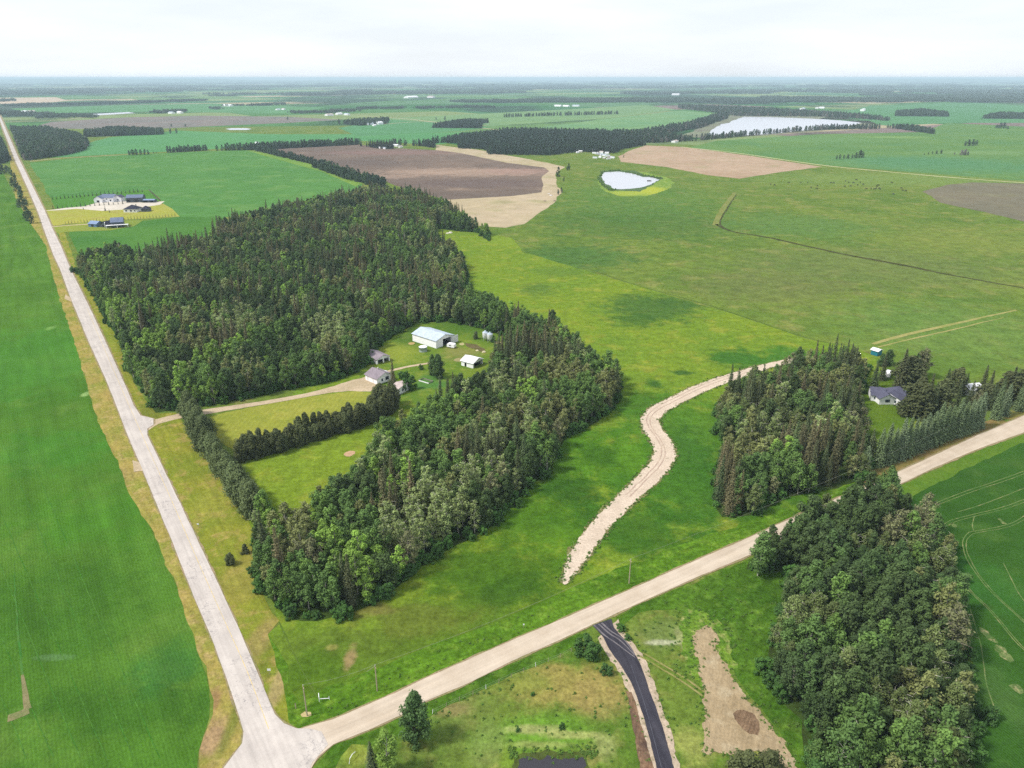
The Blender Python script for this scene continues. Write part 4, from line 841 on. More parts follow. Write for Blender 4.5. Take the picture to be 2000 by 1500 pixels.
W("wood", "spruce and poplar belt north of the farm with the scattered scrap", [(845, 278), (895, 281), (895, 290), (945, 292), (955, 302), (1076, 304), (1130, 297), (1200, 300), (1216, 292), (1260, 284), (1262, 274, H_), (1195, 268), (1190, 254, H_), (1100, 252, H_), (1000, 250, H_), (900, 262, H_), (845, 272, H_)], 8.5, ['c_spruce', 'c_dark', 'c_dark', 'c_spruce'])
W("wood", "tree belt curving past the south shore of the pale lake", [(1190, 270), (1260, 280), (1330, 277), (1400, 272), (1500, 262), (1600, 254), (1722, 252), (1716, 243, H_), (1600, 245, H_), (1500, 253, H_), (1400, 261, H_), (1350, 266, H_), (1280, 262), (1200, 262)], 11, ['c_dark', 'c_dark', 'c_green', 'c_grey'])
W("wood", "tree belt reaching the west tip of the pale lake", [(1200, 262), (1300, 262), (1370, 250), (1420, 232), (1424, 224), (1400, 221, H_), (1340, 238, H_), (1260, 250, H_), (1190, 258, H_)], 13, ['c_dark', 'c_dark', 'c_grey'])
W("wood", "grey-green willows and trees along the north shore of the lake", [(1325, 212), (1400, 221), (1440, 227), (1600, 228), (1690, 233), (1735, 237), (1740, 229, H_), (1690, 222, H_), (1580, 214, H_), (1440, 207, H_), (1325, 203, H_)], 15, ['c_dark', 'c_grey', 'c_green'])
W("wood", "oblong grove ending east of the lake", [(1732, 250), (1760, 253), (1828, 263), (1826, 253, H_), (1780, 244, H_), (1735, 243, H_)], 8, LF)
W("wood", "tree belt sheltering a farmstead on the rise past the lake", [(1748, 227), (1853, 228), (1850, 218, H_), (1800, 212, H_), (1750, 216, H_)], 11, LF)
W("wood", "round dark grove in the green crop near the right border", [(1918, 232), (2060, 233), (2060, 222, H_), (1950, 219, H_)], 11, LF)
W("wood", "angular dark shelterbelt grove in the pale field centre", [(843, 250), (940, 251), (942, 242), (960, 239), (956, 233, H_), (900, 233, H_), (845, 242, H_)], 9, ['c_dark', 'c_spruce'])
W("wood", "grove behind the white farm buildings in the middle distance", [(658, 241), (700, 246), (755, 242), (760, 236), (700, 232, H_), (662, 236, H_)], 10, ['c_green', 'c_dark'])
W("hedge", "tree-lined headland along the north side of the plowed field", [(415, 295), (500, 291), (640, 284), (704, 281), (700, 275, 8), (600, 280, 8), (500, 285, 8), (415, 286, 8)], 7.5, LF)
stuff("hedge", "hedgerow slanting down between the green crop and the plowed field", line_fill([(503, 294), (560, 308), (610, 320)], 10, 5, LF, .55, .9) + line_fill([(618, 325), (680, 347), (720, 358), (750, 366)], 18, 5, LF, .6, 1.05))
stuff("hedge", "short row of trees on the field line below the brown field", line_fill([(330, 298), (402, 294)], 12, 5, LF, .6, .95))
W("hedge", "dark spruce windbreak round the white-roofed farm above the plowed field", [(702, 284), (735, 290), (768, 292), (766, 274, 12), (702, 274, 12)], 7, ['c_spruce'])
W("hedge", "trees linking the spruce windbreak and the scrap farm's wood", [(766, 283), (826, 286), (850, 290), (850, 276, 8), (766, 277, 8)], 8, ['c_dark', 'c_spruce'])
stuff("hedge", "thin shelterbelt across the pale field below the far farm", line_fill([(985, 229), (1080, 226), (1207, 223)], 26, 12, LF, .8, 1.1))
for nm, lab, x0, y0, x1, y1, wd in (("hedge", "long dark shelterbelt left of the centre beyond the white farm", 705, 213, 950, 210, 90), ("hedge", "woodland strip sheltering farms above the green fields", 575, 222, 705, 216, 90), ("hedge", "belt of trees around the farm below the pond strip", 285, 222, 352, 218, 60),
                                    ("hedge", "tree belt beyond the brown stubble by the straight road", 20, 207, 390, 197, 130), ("hedge", "shelterbelt by white barns left of the centre", 455, 208, 560, 204, 90), ("hedge", "scrubby willows between the two road-side ponds", 5, 222, 160, 231, 110),
                                    ("hedge", "tree strip on the rise right of the lake", 1620, 198, 1750, 196, 80), ("hedge", "long dark woodland strip near the right horizon", 1710, 192, 2100, 203, 160), ("hedge", "scattered bluffs above the pale lake", 1400, 203, 1500, 202, 70), ("hedge", "woods behind the orange-roofed farm", 1160, 200, 1345, 197, 120), ("hedge", "wooded strip above the pale central fields", 890, 200, 1170, 199, 180),
                                    ("hedge", "wood strip by the creek left of the centre", 380, 214, 480, 210, 60)):
    it = line_fill([(x0, y0), ((x0 + x1) / 2, (y0 + y1) / 2 + .8), (x1, y1)], wd, 60, ['g_wood'], .8, 1.1, gap=.4); stuff(nm, lab, it)
# the wooded plain towards the skyline
it = []
for k in range(9000):
    py = 156.5 + 44 * random.random() ** 1.5; px = random.uniform(-80, 2080); g = G(px, py)
    if g.y > 45000: continue
    gx = g.x * math.cos(GRID) + g.y * math.sin(GRID); gy = -g.x * math.sin(GRID) + g.y * math.cos(GRID)
    f = noise.noise(Vector((gx / 2600, gy / 1500, 2.2))) + .5 * noise.noise(Vector((gx / 700, gy / 500, 7)))
    if f > (.10 if py < 185 else .22): it.append((g.x, g.y, random.choice(PROTO['g_wood'])['idx'], R(33) + random.uniform(-.2, .2), random.uniform(.9, 1.5) * (1 if py > 172 else 1.6)))
stuff("far_woods", "bluish woods scattered over the far plain towards the horizon", it)
def top_h(x, yb, yt):
    g = G(x, yb); lo, hi = 0.2, 60
    for _ in range(30):
        m = (lo + hi) / 2
        if proj((g.x, g.y, m))[1] > yt: lo = m
        else: hi = m
    return lo
def mesh_h(me): return max(v.co.z for v in me.vertices)
def tree_at(kind, x, yb, yt, label, group=None, wide=1.0, v=None, name=None):
    v = random.randrange(100) if v is None else v
    d = PROTO[kind][v % len(PROTO[kind])]; h = top_h(x, yb, yt); s = h / mesh_h(d.get('crown', d['trunk']))
    return tree(kind, x, yb, s * wide, label, group, v=v, world=False, zs=1 / wide, name=name)
# clumps and lone trees that can be counted
def clump(pts, kind, lab, grp, wide=1.0, name=None):
    for i, (x, yb, yt) in enumerate(pts):
        side = 'the leftmost' if i == 0 else ('the rightmost' if i == len(pts) - 1 else ordinal(i + 1) + ' from the left')
        if len(pts) == 2: side = ('the left one', 'the right one')[i]
        tree_at(kind, x, yb, yt, lab if len(pts) == 1 else '%s, %s' % (lab, side), grp, wide, name=name)
clump([(253, 303, 293), (260, 303, 291), (267, 302.5, 290), (275, 302.5, 291), (283, 302, 290.5), (290, 301.5, 292)], 'c_dark', 'rounded tree in the oblong grove above the crop', 'trees of the oblong grove in the green crop', 1.2)
clump([(300, 299.5, 296), (306, 299, 296.5)], 'c_dark', 'low shrub beside the oblong grove', 'low shrubs by the grove', 1.5, 'bush')
clump([(335, 247, 241.5), (362, 247, 241.5)], 'c_green', 'lone tree below the brown field', 'lone trees below the brown field', 1.2)
clump([(333, 261, 250), (345, 260.5, 250.5)], 'c_green', 'tree off the end of the tree belt', 'trees off the end of the belt', 1.2)
clump([(1634, 311, 303), (1640, 311, 301), (1648, 310.5, 302), (1656, 310, 300), (1664, 309.5, 301), (1671, 309, 297), (1679, 308, 292), (1685, 307, 296)], 'c_green', 'tree in the short dark row among crops', 'row of trees in the crop below the lake', 1.1)
clump([(1805, 302.5, 299), (1813, 302, 297), (1821, 301, 295), (1829, 300.5, 293), (1838, 300, 292)], 'c_green', 'small tree in the thin row by a slough', 'thin row of small trees by the slough', 1.2)
clump([(1864, 302, 297), (1877, 303, 292), (1884, 303, 290.5), (1890, 303, 295)], 'c_grey', 'greyish tree beside the slough', 'greyish trees beside the slough', 1.0, 'field_tree')
clump([(1885, 285, 275), (1892, 285, 272), (1900, 284.5, 271), (1906, 284, 273)], 'c_dark', 'dark tree in the round bluff', 'trees of the round bluff', 1.3)
clump([(1946, 250.5, 243), (1953, 250.5, 239), (1961, 250.5, 238.5), (1968, 252, 246)], 'c_dark', 'dark tree of the bluff by the right border', 'trees of the bluff by the right border', 1.5)
clump([(562, 234, 227), (537, 234, 231)], 'c_dark', 'lone tree in the brown field', 'lone trees in the brown field', 1.3)
clump([(852, 234, 228), (869, 234, 226)], 'c_dark', 'lone tree over the angular grove', 'lone trees over the angular grove', 1.2)
clump([(1090, 345, 325), (1101, 354, 345)], 'c_dark', 'dark tree at the tip of the stubble field', 'trees at the tip of the stubble field', .9)
clump([(1111, 332, 318), (1108, 333, 324)], 'c_dark', 'small dark tree in the pasture left of the pond', 'small trees left of the pond', .8)
clump([(1090, 380, 369), (1097, 376, 365)], 'c_dark', 'tree on the pasture edge by the plowed field', 'trees on the pasture edge', .9)
clump([(1218, 308, 303), (1192, 297, 288)], 'c_dark', 'bushy tree beside the scrap yard', 'trees beside the scrap yard', 1.1)
clump([(4, 340, 318), (14, 337, 322), (22, 343, 326), (30, 354, 337), (27, 364, 345), (36, 374, 352), (41, 386, 362), (45, 399, 374), (38, 405, 388), (50, 410, 388), (56, 425, 404), (52, 432, 412), (62, 436, 410)], 'c_green', 'roadside tree left of the straight road', 'roadside trees left of the straight road', 1.15)
for L, y0, x1, y1, n, hh, lab in ((103, 389.5, 150, 385.5, 7, 4.6, 'young spruce on the lawn north of the drive'), (157, 385, 278, 375, 16, 5.0, 'young spruce behind the grey-roofed house'), (104, 408, 150, 404.5, 6, 4.2, 'young spruce along the gravel drive'), (158, 404, 240, 398.5, 10, 4.6, 'young spruce between the drive and the forecourt'), (128, 437, 342, 422.5, 36, 2.6, 'sapling between the two mown lots')):
    for i in range(n):
        f = i / (n - 1); x, y = L + (x1 - L) * f, y0 + (y1 - y0) * f
        tree('c_spruce' if hh > 3 else 'spruce', x, y, hh / 14 * random.uniform(.8, 1.15), '%s, %s from the left' % (lab, ordinal(i + 1)), lab + ', row', world=False, name='young_spruce_tree' if hh > 3 else 'sapling')
clump([(206, 412, 402), (214, 415, 408), (163, 409, 404)], 'c_spruce', 'young spruce beside the gravel drive in the mown lot', 'young spruces in the mown lot', 1.1, 'young_spruce_tree')
# ------------------------------------------------------------ rows and single trees near by
def along(pts, sp):
    P = [G(*p) for p in pts]; out = []; t = 0
    for a, b in zip(P[:-1], P[1:]):
        L = (b - a).length
        while t < L: out.append(a.lerp(b, t / L)); t += sp
        t -= L
    return out
ws = along([(368, 810), (392, 855), (430, 912), (470, 972), (506, 1012)], 3.6)
for i, p in enumerate(ws):
    tree('willow', p.x + random.uniform(-.5, .5), p.y + random.uniform(-.5, .5), random.uniform(.9, 1.3), 'grey-green tree of the roadside row, %s from the driveway' % ordinal(i + 1), 'grey-green row between the driveway and the road wood')
base = along([(474, 900), (537, 884), (600, 864), (675, 842), (720, 828), (752, 812), (772, 795)], 3.1)
for row, (dx, dy) in enumerate(((0, 0), (-.8, 4.6))):
    for i, p in enumerate(base):
        f = i / len(base)
        tree('pine', p.x + dx + random.uniform(-.6, .6), p.y + dy + random.uniform(-.6, .6), random.uniform(.62, .98) * (1 + .3 * max(0, f - .6)), 'dark pine of the windbreak, %s row, %s from its left end' % (('front', 'back')[row], ordinal(i + 1)), 'dark pine windbreak below the farm lawn')
for i, (x, yb, yt) in enumerate([(742, 800, 748), (757, 806, 754), (732, 808, 765), (768, 798, 752)]):
    tree_at('pine', x, yb, yt, 'tall dark pine in front of the farmhouse, %s' % ('behind the others', 'nearest the white annex', 'leftmost', 'rightmost')[i], 'tall pines in front of the farmhouse')
tree_at('brown_spruce', 768, 748, 700, 'tall pointed spruce beside the farmhouse', wide=1.15)
tree_at('broad', 858, 738, 690, 'broad dark tree in the middle of the farmyard, right of the pair', 'pair of broad trees in the farmyard', wide=1.0)
tree_at('broad', 844, 733, 692, 'broad dark tree in the middle of the farmyard, left of the pair', 'pair of broad trees in the farmyard', wide=.8)
tree_at('bush', 798, 761, 733, 'big leafy bush behind the white annex', wide=1.0); tree_at('bush', 792, 744, 725, 'dark shrub right of the pointed spruce'); tree_at('bush', 822, 722, 712, 'low bush left of the farmyard trees')
tree_at('willow', 929, 662, 646, 'grey-green bush beside the grain bins'); tree_at('bush', 962, 668, 656, 'small shrub in front of the grain bins')
# spruce row at the bungalow
bs = along([(1712, 910), (1754, 896), (1820, 868), (1880, 846), (1915, 832)], 4.0)
for i, p in enumerate(bs):
    tree('blue_spruce', p.x + random.uniform(-.3, .3), p.y + random.uniform(-.3, .3), random.uniform(1.08, 1.34), 'blue-green spruce of the roadside hedge, %s from the left' % ordinal(i + 1), 'blue-green spruce hedge by the gravel road')
for i, (x, yb, yt) in enumerate([(1688, 925, 868), (1943, 818, 752), (1960, 811, 748), (1988, 802, 745), (2008, 795, 740)]):
    tree_at('blue_spruce', x, yb, yt, ('lone spruce at the left end of the hedge', 'blue-green spruce just right of the bungalow drive', 'second spruce right of the bungalow drive', 'third spruce right of the bungalow drive', 'spruce cut by the right border beyond the drive')[i], 'spruces at the ends of the hedge')
dk = [(1790, 814, 744), (1803, 812, 750), (1818, 811, 745), (1834, 806, 738), (1850, 800, 742), (1868, 792, 740), (1790, 795, 735), (1812, 788, 728), (1842, 778, 718), (1862, 770, 716)]
for i, (x, yb, yt) in enumerate(dk):
    tree_at('spruce' if i % 3 else 'pine', x, yb, yt, 'dark evergreen right of the bungalow, %s of its clump' % ordinal(i + 1), 'dark evergreens right of the bungalow', wide=1.25)
for x, yb, yt, k, lab in ((1706, 757, 705, 'spruce', 'drooping dark spruce behind the bungalow'), (1722, 742, 690, 'spruce', 'dark spruce by the white trailer'), (1757, 756, 680, 'spruce', 'biggest dark spruce behind the bungalow'), (1770, 750, 690, 'pine', 'dark bushy pine behind the bungalow'),
                          (1800, 740, 680, 'thin', 'grey bare-topped tree behind the bungalow'), (1790, 734, 684, 'broad', 'round tree left of the grey bare-topped one'), (1733, 712, 682, 'broad', 'round blue-green tree by the teal shed'), (1722, 716, 690, 'broad', 'smaller round tree by the teal shed'),
                          (1885, 760, 727, 'spruce', 'dark spruce against the pasture, left of the tall one'), (1918, 762, 712, 'spruce', 'tall pointed spruce against the pasture'), (1932, 764, 722, 'spruce', 'dark spruce right of the tall pointed one'), (1955, 778, 722, 'pine', 'dark evergreen left of the right border clump'), (1968, 784, 715, 'spruce', 'tall evergreen in the right border clump'), (1990, 786, 712, 'pine', 'broad evergreen in the right border clump'), (2006, 780, 716, 'spruce', 'evergreen cut by the right border'),
                          (1905, 800, 760, 'thin', 'pale bare-branched tree in front of the garage'), (1893, 790, 742, 'spruce', 'dark spruce left in front of the garage'), (1922, 790, 748, 'pine', 'dark pine right in front of the garage'), (1880, 808, 770, 'spruce', 'dark spruce behind the hedge'), (1935, 800, 745, 'spruce', 'dark spruce behind the drive mouth'), (1950, 795, 735, 'spruce', 'dark spruce right behind the drive mouth'), (1660, 860, 800, 'thin', 'grey bare tree left of the bungalow lawn'), (1678, 850, 795, 'thin', 'grey bare tree at the bungalow lawn edge'), (1662, 800, 752, 'green', 'blue-green willow left of the bungalow'), (1676, 802, 772, 'willow', 'small grey-green tree by the bungalow corner')):
    tree_at(k, x, yb, yt, lab, wide=1.45 if k in ('spruce', 'pine') else 1.1)
# trees near the camera
tree_at('broad', 808, 1449, 1352, 'tall dark leafy tree between the gravel road and the pond', wide=.9)
tree_at('fresh', 757, 1512, 1426, 'bright green tree at the bottom border', wide=1.25); tree_at('spruce', 727, 1512, 1446, 'dark spruce beside the bright green tree', wide=1.3)
tree_at('bush', 1146, 1278, 1246, 'big round bush at the mouth of the new asphalt drive', wide=1.25); tree_at('bush', 1184, 1316, 1298, 'small round bush left of the asphalt drive')
tree_at('bush', 1214, 1232, 1220, 'bush right of the drive mouth, nearer the road', wide=1.1); tree_at('bush', 1226, 1250, 1240, 'bush right of the drive mouth, farther from the road')
tree_at('pine', 450, 1103, 1080, 'small dark evergreen on the dry verge', wide=1.2); tree_at('pine', 479, 1081, 1062, 'small dark evergreen touching the wood edge', wide=1.2)
tree_at('bush', 1012, 1428, 1420, 'low bush above the pond bank'); tree_at('bush', 1097, 1422, 1412, 'low bush over the pond'); tree_at('bush', 1040, 1358, 1351, 'pale low bush on the dry lawn')
tree_at('pine', 1492, 1535, 1462, 'dark bush at the bottom border by the bare soil, right one', wide=1.2); tree_at('pine', 1448, 1535, 1468, 'dark bush at the bottom border by the bare soil, left one', wide=1.2)
tree_at('green', 1480, 1124, 1042, 'leafy tree where the corner wood meets the gravel road', wide=1.1)
for i, (x, yb, yt) in enumerate([(237, 672, 640), (243, 674, 636), (268, 664, 634), (277, 650, 604), (290, 644, 612), (340, 648, 622), (371, 632, 598), (436, 602, 566), (538, 606, 580), (508, 560, 538), (482, 590, 566), (420, 606, 580)]):
    tree_at('snag', x, yb, yt, 'bare white dead trunk in the farm wood, %s of twelve' % ordinal(i + 1), 'bare white trunks in the farm wood')

# torn-up sods and clods along the winding track, reeds round the ponds
it = []
for (x, y, w_), (x2, y2, w2) in zip(wp[:-2], wp[1:-1]):
    for q in range(26):
        t = random.random(); c_ = G(x + (x2 - x) * t, y + (y2 - y) * t); d_ = (G(x2, y2) - G(x, y)).normalized(); s_ = random.choice((-1, 1)); o_ = s_ * ((w_ + (w2 - w_) * t) / 2 + random.gauss(.1, .55))
        it.append((c_.x - d_.y * o_, c_.y + d_.x * o_, random.choice((PROTO['clod'], PROTO['sod']))[0]['idx'], random.random() * 6, random.uniform(.35, 1.3)))
stuff("sod_clumps", "torn dark sods lying along both edges of the winding track", it)
it = []
for ring in ([(1168, 352), (1176, 336), (1208, 333), (1250, 342), (1275, 346), (1294, 350)], [(1170, 352), (1178, 362), (1190, 371), (1200, 372)]):
    for a_, b_ in zip(ring[:-1], ring[1:]):
        for q in range(26):
            t = random.random(); g = G(a_[0] + (b_[0] - a_[0]) * t + random.gauss(0, 1), a_[1] + (b_[1] - a_[1]) * t + random.gauss(0, .5)); it.append((g.x, g.y, random.choice(PROTO['tuft'])['idx'], random.random() * 6, random.uniform(1, 2.2)))
for q in range(110):
    g = G(random.choice((random.uniform(995, 1008), random.uniform(1144, 1165), random.uniform(1005, 1150))), random.uniform(1458, 1482)); it.append((g.x, g.y, random.choice(PROTO['tuft'])['idx'], random.random() * 6, random.uniform(.25, .55)))
stuff("reeds", "reeds and low willow scrub round the ponds", it)
# scattered weeds giving the rough ground some relief
it = []
for (x0, y0, x1, y1, n, s0, s1) in ((1210, 1120, 1560, 1420, 260, .10, .26), (640, 1200, 1560, 1400, 420, .08, .2), (840, 1290, 1230, 1500, 130, .08, .22), (1310, 1190, 1440, 1330, 90, .12, .28), (1380, 720, 1660, 1000, 0, .1, .2)):
    for q in range(n):
        px, py = random.uniform(x0, x1), random.uniform(y0, y1); g = G(px, py)
        top = 1382 - .4382 * (px - 706); bot = 1370 - .4492 * (px - 829)
        if (x0 == 640 and not (top - 46 < py < top - 4)) or (x0 != 640 and py < bot + 6): continue
        if any(inpoly(px, py, P_) for P_ in (dl + dr[::-1], [(1352, 1225), (1405, 1225), (1560, 1500), (1376, 1469)])): continue
        it.append((g.x, g.y, random.choice(PROTO['tuft'])['idx'], random.random() * 6, random.uniform(s0, s1) * 2.3))
soil = [(1364, 1227), (1384, 1222), (1402, 1238), (1396, 1266), (1418, 1299), (1433, 1329), (1463, 1368), (1499, 1410), (1529, 1449), (1556, 1497), (1490, 1474), (1376, 1469), (1376, 1434), (1379, 1404), (1373, 1362), (1370, 1320), (1356, 1278), (1352, 1245), (1364, 1227)]
for P_, n_ in ((soil, 22), ([(x - 10, y + 2) for x, y in dl[1:-1]], 7), ([(x + 12, y) for x, y in dr[1:-1]], 7)):
    for a_, b_ in zip(P_[:-1], P_[1:]):
        A_1, B_1 = G(*a_), G(*b_)
        for q in range(int((B_1 - A_1).length * n_ / 10)):
            p = A_1.lerp(B_1, random.random()); it.append((p.x + random.gauss(0, .6), p.y + random.gauss(0, .6), random.choice(PROTO['tuft'])['idx'], random.random() * 6, random.uniform(.15, .5)))
for (x, y, w_), (x2, y2, w2) in zip(wp[:-2], wp[1:-1]):
    for q in range(34):
        t = random.random(); c_ = G(x + (x2 - x) * t, y + (y2 - y) * t); d_ = (G(x2, y2) - G(x, y)).normalized(); o_ = random.choice((-1, 1)) * ((w_ + (w2 - w_) * t) / 2 + random.gauss(.4, .6))
        it.append((c_.x - d_.y * o_, c_.y + d_.x * o_, random.choice(PROTO['tuft'])['idx'], random.random() * 6, random.uniform(.2, .6)))
stuff("weeds", "tufts of tall weeds in the ditch and rough grass", it)
# ------------------------------------------------------------ buildings
WHITE = simple_mat("white_siding", C(238, 237, 240, .98), .5, .04); WHITE2 = simple_mat("white_metal", C(240, 240, 244, .85), .35, .04)
DARKIN = simple_mat("interior_shade_colour", C(46, 44, 46), .9, .1); GLASS = simple_mat("window_glass", C(60, 70, 84), .1, .1)  # near-black colour stands in for shade inside bays and doorways
def roofm(n, c, r=.6):
    t = NT(n); wv = t.noise(.5, 2, sx=1, sy=.08); col = t.mix(1.0, c, t.gray(t.rng(wv, .3, .7, .88, 1.12)), 'MULTIPLY'); col = t.mix(1.0, col, t.gray(t.rng(t.noise(3, 3), .3, .7, .9, 1.1)), 'MULTIPLY'); return t.done(col, rough=r)
R_TIN = roofm("pale_tin_roof", C(186, 198, 212, .8), .4); R_WHITE = roofm("white_tin_roof", C(238, 238, 244, .85), .4); R_GREY = roofm("grey_shingles", C(144, 134, 142, .8)); R_SLATE = roofm("dark_slate_shingles", C(92, 92, 110, .8)); R_BLACK = roofm("black_shingles", C(58, 58, 72, .8))
R_BLUE = roofm("blue_grey_shingles", C(112, 122, 146, .8)); R_PINK = roofm("weathered_shingles", C(196, 180, 176, .8)); W_DARK = simple_mat("charcoal_siding", C(86, 94, 102), .6); W_BLUE = simple_mat("blue_siding", C(98, 134, 170), .6); R_STEEL = roofm("steel_blue_roof", C(134, 152, 184, .8))
TEAL = simple_mat("teal_paint", C(40, 130, 150), .5); CONC = simple_mat("concrete", C(196, 192, 184, .8), .8)
def poly_prism(bm, pts, mat4, th):
    """pts 2-D outline in a vertical plane (u, z), extruded th along the plane's normal"""
    tris = tessellate_polygon([[Vector((p[0], p[1], 0)) for p in pts]]); n = len(pts)
    a = [bm.verts.new(mat4 @ Vector((p[0], 0, p[1]))) for p in pts]; b = [bm.verts.new(mat4 @ Vector((p[0], th, p[1]))) for p in pts]
    for t in tris:
        bm.faces.new([a[i] for i in t]); bm.faces.new([b[i] for i in t[::-1]])
    for i in range(n): bm.faces.new((a[i], b[i], b[(i + 1) % n], a[(i + 1) % n]))
def notch(x0, x1, e, ops, peak=None):
    pts = [(x0, 0)]
    for (o0, o1, oh) in sorted(ops): pts += [(o0, 0), (o0, oh), (o1, oh), (o1, 0)]
    pts += [(x1, 0), (x1, e)]
    if peak: pts += [((x0 + x1) / 2, peak)]
    pts += [(x0, e)]; return pts
def gable_parts(root, L, Dp, e, rise, wm, rm, front=(), right=(), over=.45, ox=0, oy=0, rz=0, windows=(), hip=0):
    """walls and roof of a ridge building; x along the near long side, y away; openings on the near (front) and right gable sides"""
    M = Matrix.Translation((ox, oy, 0)) @ Matrix.Rotation(rz, 4, 'Z'); bm = bmesh.new(); th = .18
    hx, hy = L / 2, Dp / 2
    poly_prism(bm, notch(-hx, hx, e, front), M @ Matrix.Translation((0, -hy, 0)), th)
    poly_prism(bm, notch(-hx, hx, e, ()), M @ Matrix.Translation((0, hy - th, 0)), th)
    pk = e + rise if not hip else None
    poly_prism(bm, notch(-hy + th, hy - th, e, right, pk), M @ Matrix.Translation((hx, 0, 0)) @ Matrix.Rotation(R(90), 4, 'Z'), th)
    poly_prism(bm, notch(-hy + th, hy - th, e, (), pk), M @ Matrix.Translation((-hx + th, 0, 0)) @ Matrix.Rotation(R(90), 4, 'Z'), th)
    bm_obj('wall', bm, wm, root)
    bm = bmesh.new(); a, b, t = hx + over, hy + over, .14; z0 = e - over * rise / hy + .03; zr = e + rise + .05; hh = min(hip, hx) if hip else -over
    top = [(-a, -b, z0), (a, -b, z0), (a, b, z0), (-a, b, z0), (-hx + hh, 0, zr), (hx - hh, 0, zr)]
    lo = [bm.verts.new(M @ Vector(p)) for p in top]; up = [bm.verts.new(M @ (Vector(p) + Vector((0, 0, t)))) for p in top]
    for vs in (lo, up):
        bm.faces.new((vs[0], vs[1], vs[5], vs[4])); bm.faces.new((vs[2], vs[3], vs[4], vs[5]))
        if hip: bm.faces.new((vs[1], vs[2], vs[5])); bm.faces.new((vs[3], vs[0], vs[4]))
    ring = (0, 1, 2, 3) if hip else (0, 1, 5, 2, 3, 4)
    for i in range(len(ring)): p, q = ring[i], ring[(i + 1) % len(ring)]; bm.faces.new((lo[p], lo[q], up[q], up[p]))
    bm_obj('roof', bm, rm, root)
    for (side, u, z, ww, wh, kind) in windows:
        if side == 'front': B_ = (u, -hy - .03, z, ww, .08, wh)
        elif side == 'right': B_ = (hx + .03, u, z, .08, ww, wh)
        else: B_ = (-hx - .03, u, z, .08, ww, wh)
        bm = bmesh.new(); mesh_boxes(bm, [B_]); bmesh.ops.transform(bm, matrix=M, verts=bm.verts); bm_obj('door' if kind == 'door' else 'window', bm, DARKIN if kind == 'door' else GLASS, root)  # flat door panels coloured near-black to look recessed
def building(name, label, A, B, Dp, e, rise, wm, rm, cat='building', group=None, L=None, **k):
    a, b = G(*A), G(*B); d = (b - a); rz = math.atan2(d.y, d.x); n = Vector((-math.sin(rz), math.cos(rz), 0)); c = (a + b) / 2 + n * Dp / 2
    r = empty(name, c, rz); tag(r, label, cat, group)
    gable_parts(r, L or d.length, Dp, e, rise, wm, rm, **k); return r
b_ = building("barn", "large white metal barn with an open sliding door facing the trailer", (806, 666), (852, 681), 13, 4.2, 2.0, WHITE, R_TIN, 'barn', right=((-1.6, 4.2, 3.9),))
Lb = (G(852, 681) - G(806, 666)).length / 2
bm = bmesh.new(); mesh_boxes(bm, [(Lb + .35, 6.9, 2.05, .1, 4.4, 3.9)]); bm_obj('sliding_door', bm, WHITE2, b_)
boxes_obj('floor', [(0, 0, .13, Lb * 2 - .5, 12.4, .08)], DARKIN, b_)
b_ = building("shed", "small white open-ended shed at the edge of the wood", (901, 714), (924, 720), 8, 2.7, 1.5, WHITE, R_WHITE, 'shed', right=((-3.2, 3.2, 2.4),), front=((-1.6, -.4, 2.0),)); boxes_obj('floor', [(0, 0, .13, 5, 7, .08)], DARKIN, b_)
b_ = building("garage", "low garage with two open bays and a brownish-grey roof", (713, 701), (736.5, 712), 7.6, 2.5, 1.5, WHITE, R_GREY, 'garage', right=((-3.2, -.35, 2.15), (.35, 3.2, 2.15)), windows=(('front', 1.5, 1.3, 1, .8, 'door'),)); boxes_obj('floor', [(0, 0, .13, 7, 7, .08)], DARKIN, b_)
b_ = building("farmhouse", "white farmhouse with a mauve-grey shingle roof at the driveway's end", (714, 742), (737, 752), 9, 2.9, 2.0, WHITE, R_GREY, 'house', windows=(('front', -2.5, 1.5, .12, 2.2, 'door'), ('front', 1.5, 1.5, .12, 2.2, 'door'), ('right', -1.6, 1.7, .9, 1.2, 'w'), ('right', 1.2, 1.9, 1.8, 1.6, 'w')))
boxes_obj('chimney', [(-1, .4, 5.2, .6, .6, 1.2)], CONC, b_)
building("annex", "white annex with weathered pinkish roof behind the pines", (764, 768), (778, 772), 8.5, 3.0, .8, WHITE, R_PINK, 'building', windows=(('right', -1.2, 1.6, 1.0, 1.1, 'w'), ('front', 0, 1.6, 1.0, 1.0, 'w')))
def lathe(name, prof, mat, parent=None, k=20, loc=(0, 0)):
    V, Fc = [], []
    for i, (r, z) in enumerate(prof):
        for j in range(k): V.append((loc[0] + r * math.cos(6.2832 * j / k), loc[1] + r * math.sin(6.2832 * j / k), z))
        if i:
            for j in range(k): Fc.append(((i - 1) * k + j, (i - 1) * k + (j + 1) % k, i * k + (j + 1) % k, i * k + j))
    me = bpy.data.meshes.new(name); me.from_pydata(V, [], Fc); me.materials.append(mat)
    for p in me.polygons: p.use_smooth = True
    return add(name, me, parent)
TANKM = simple_mat("weathered_galvanised_steel", C(196, 206, 214, .8), .45, .1)
t = empty("water_tank", G(826.5, 686)); tag(t, "round white-topped tank beside the long barn wall", "tank"); lathe('tank_wall', [(2.1, 0), (2.1, 2.3), (2.14, 2.3), (2.14, 2.4), (2.1, 2.4), (2.1, 2.55)], TANKM, t); lathe('lid', [(2.16, 2.56), (1.2, 2.8), (.05, 2.95)], WHITE2, t)
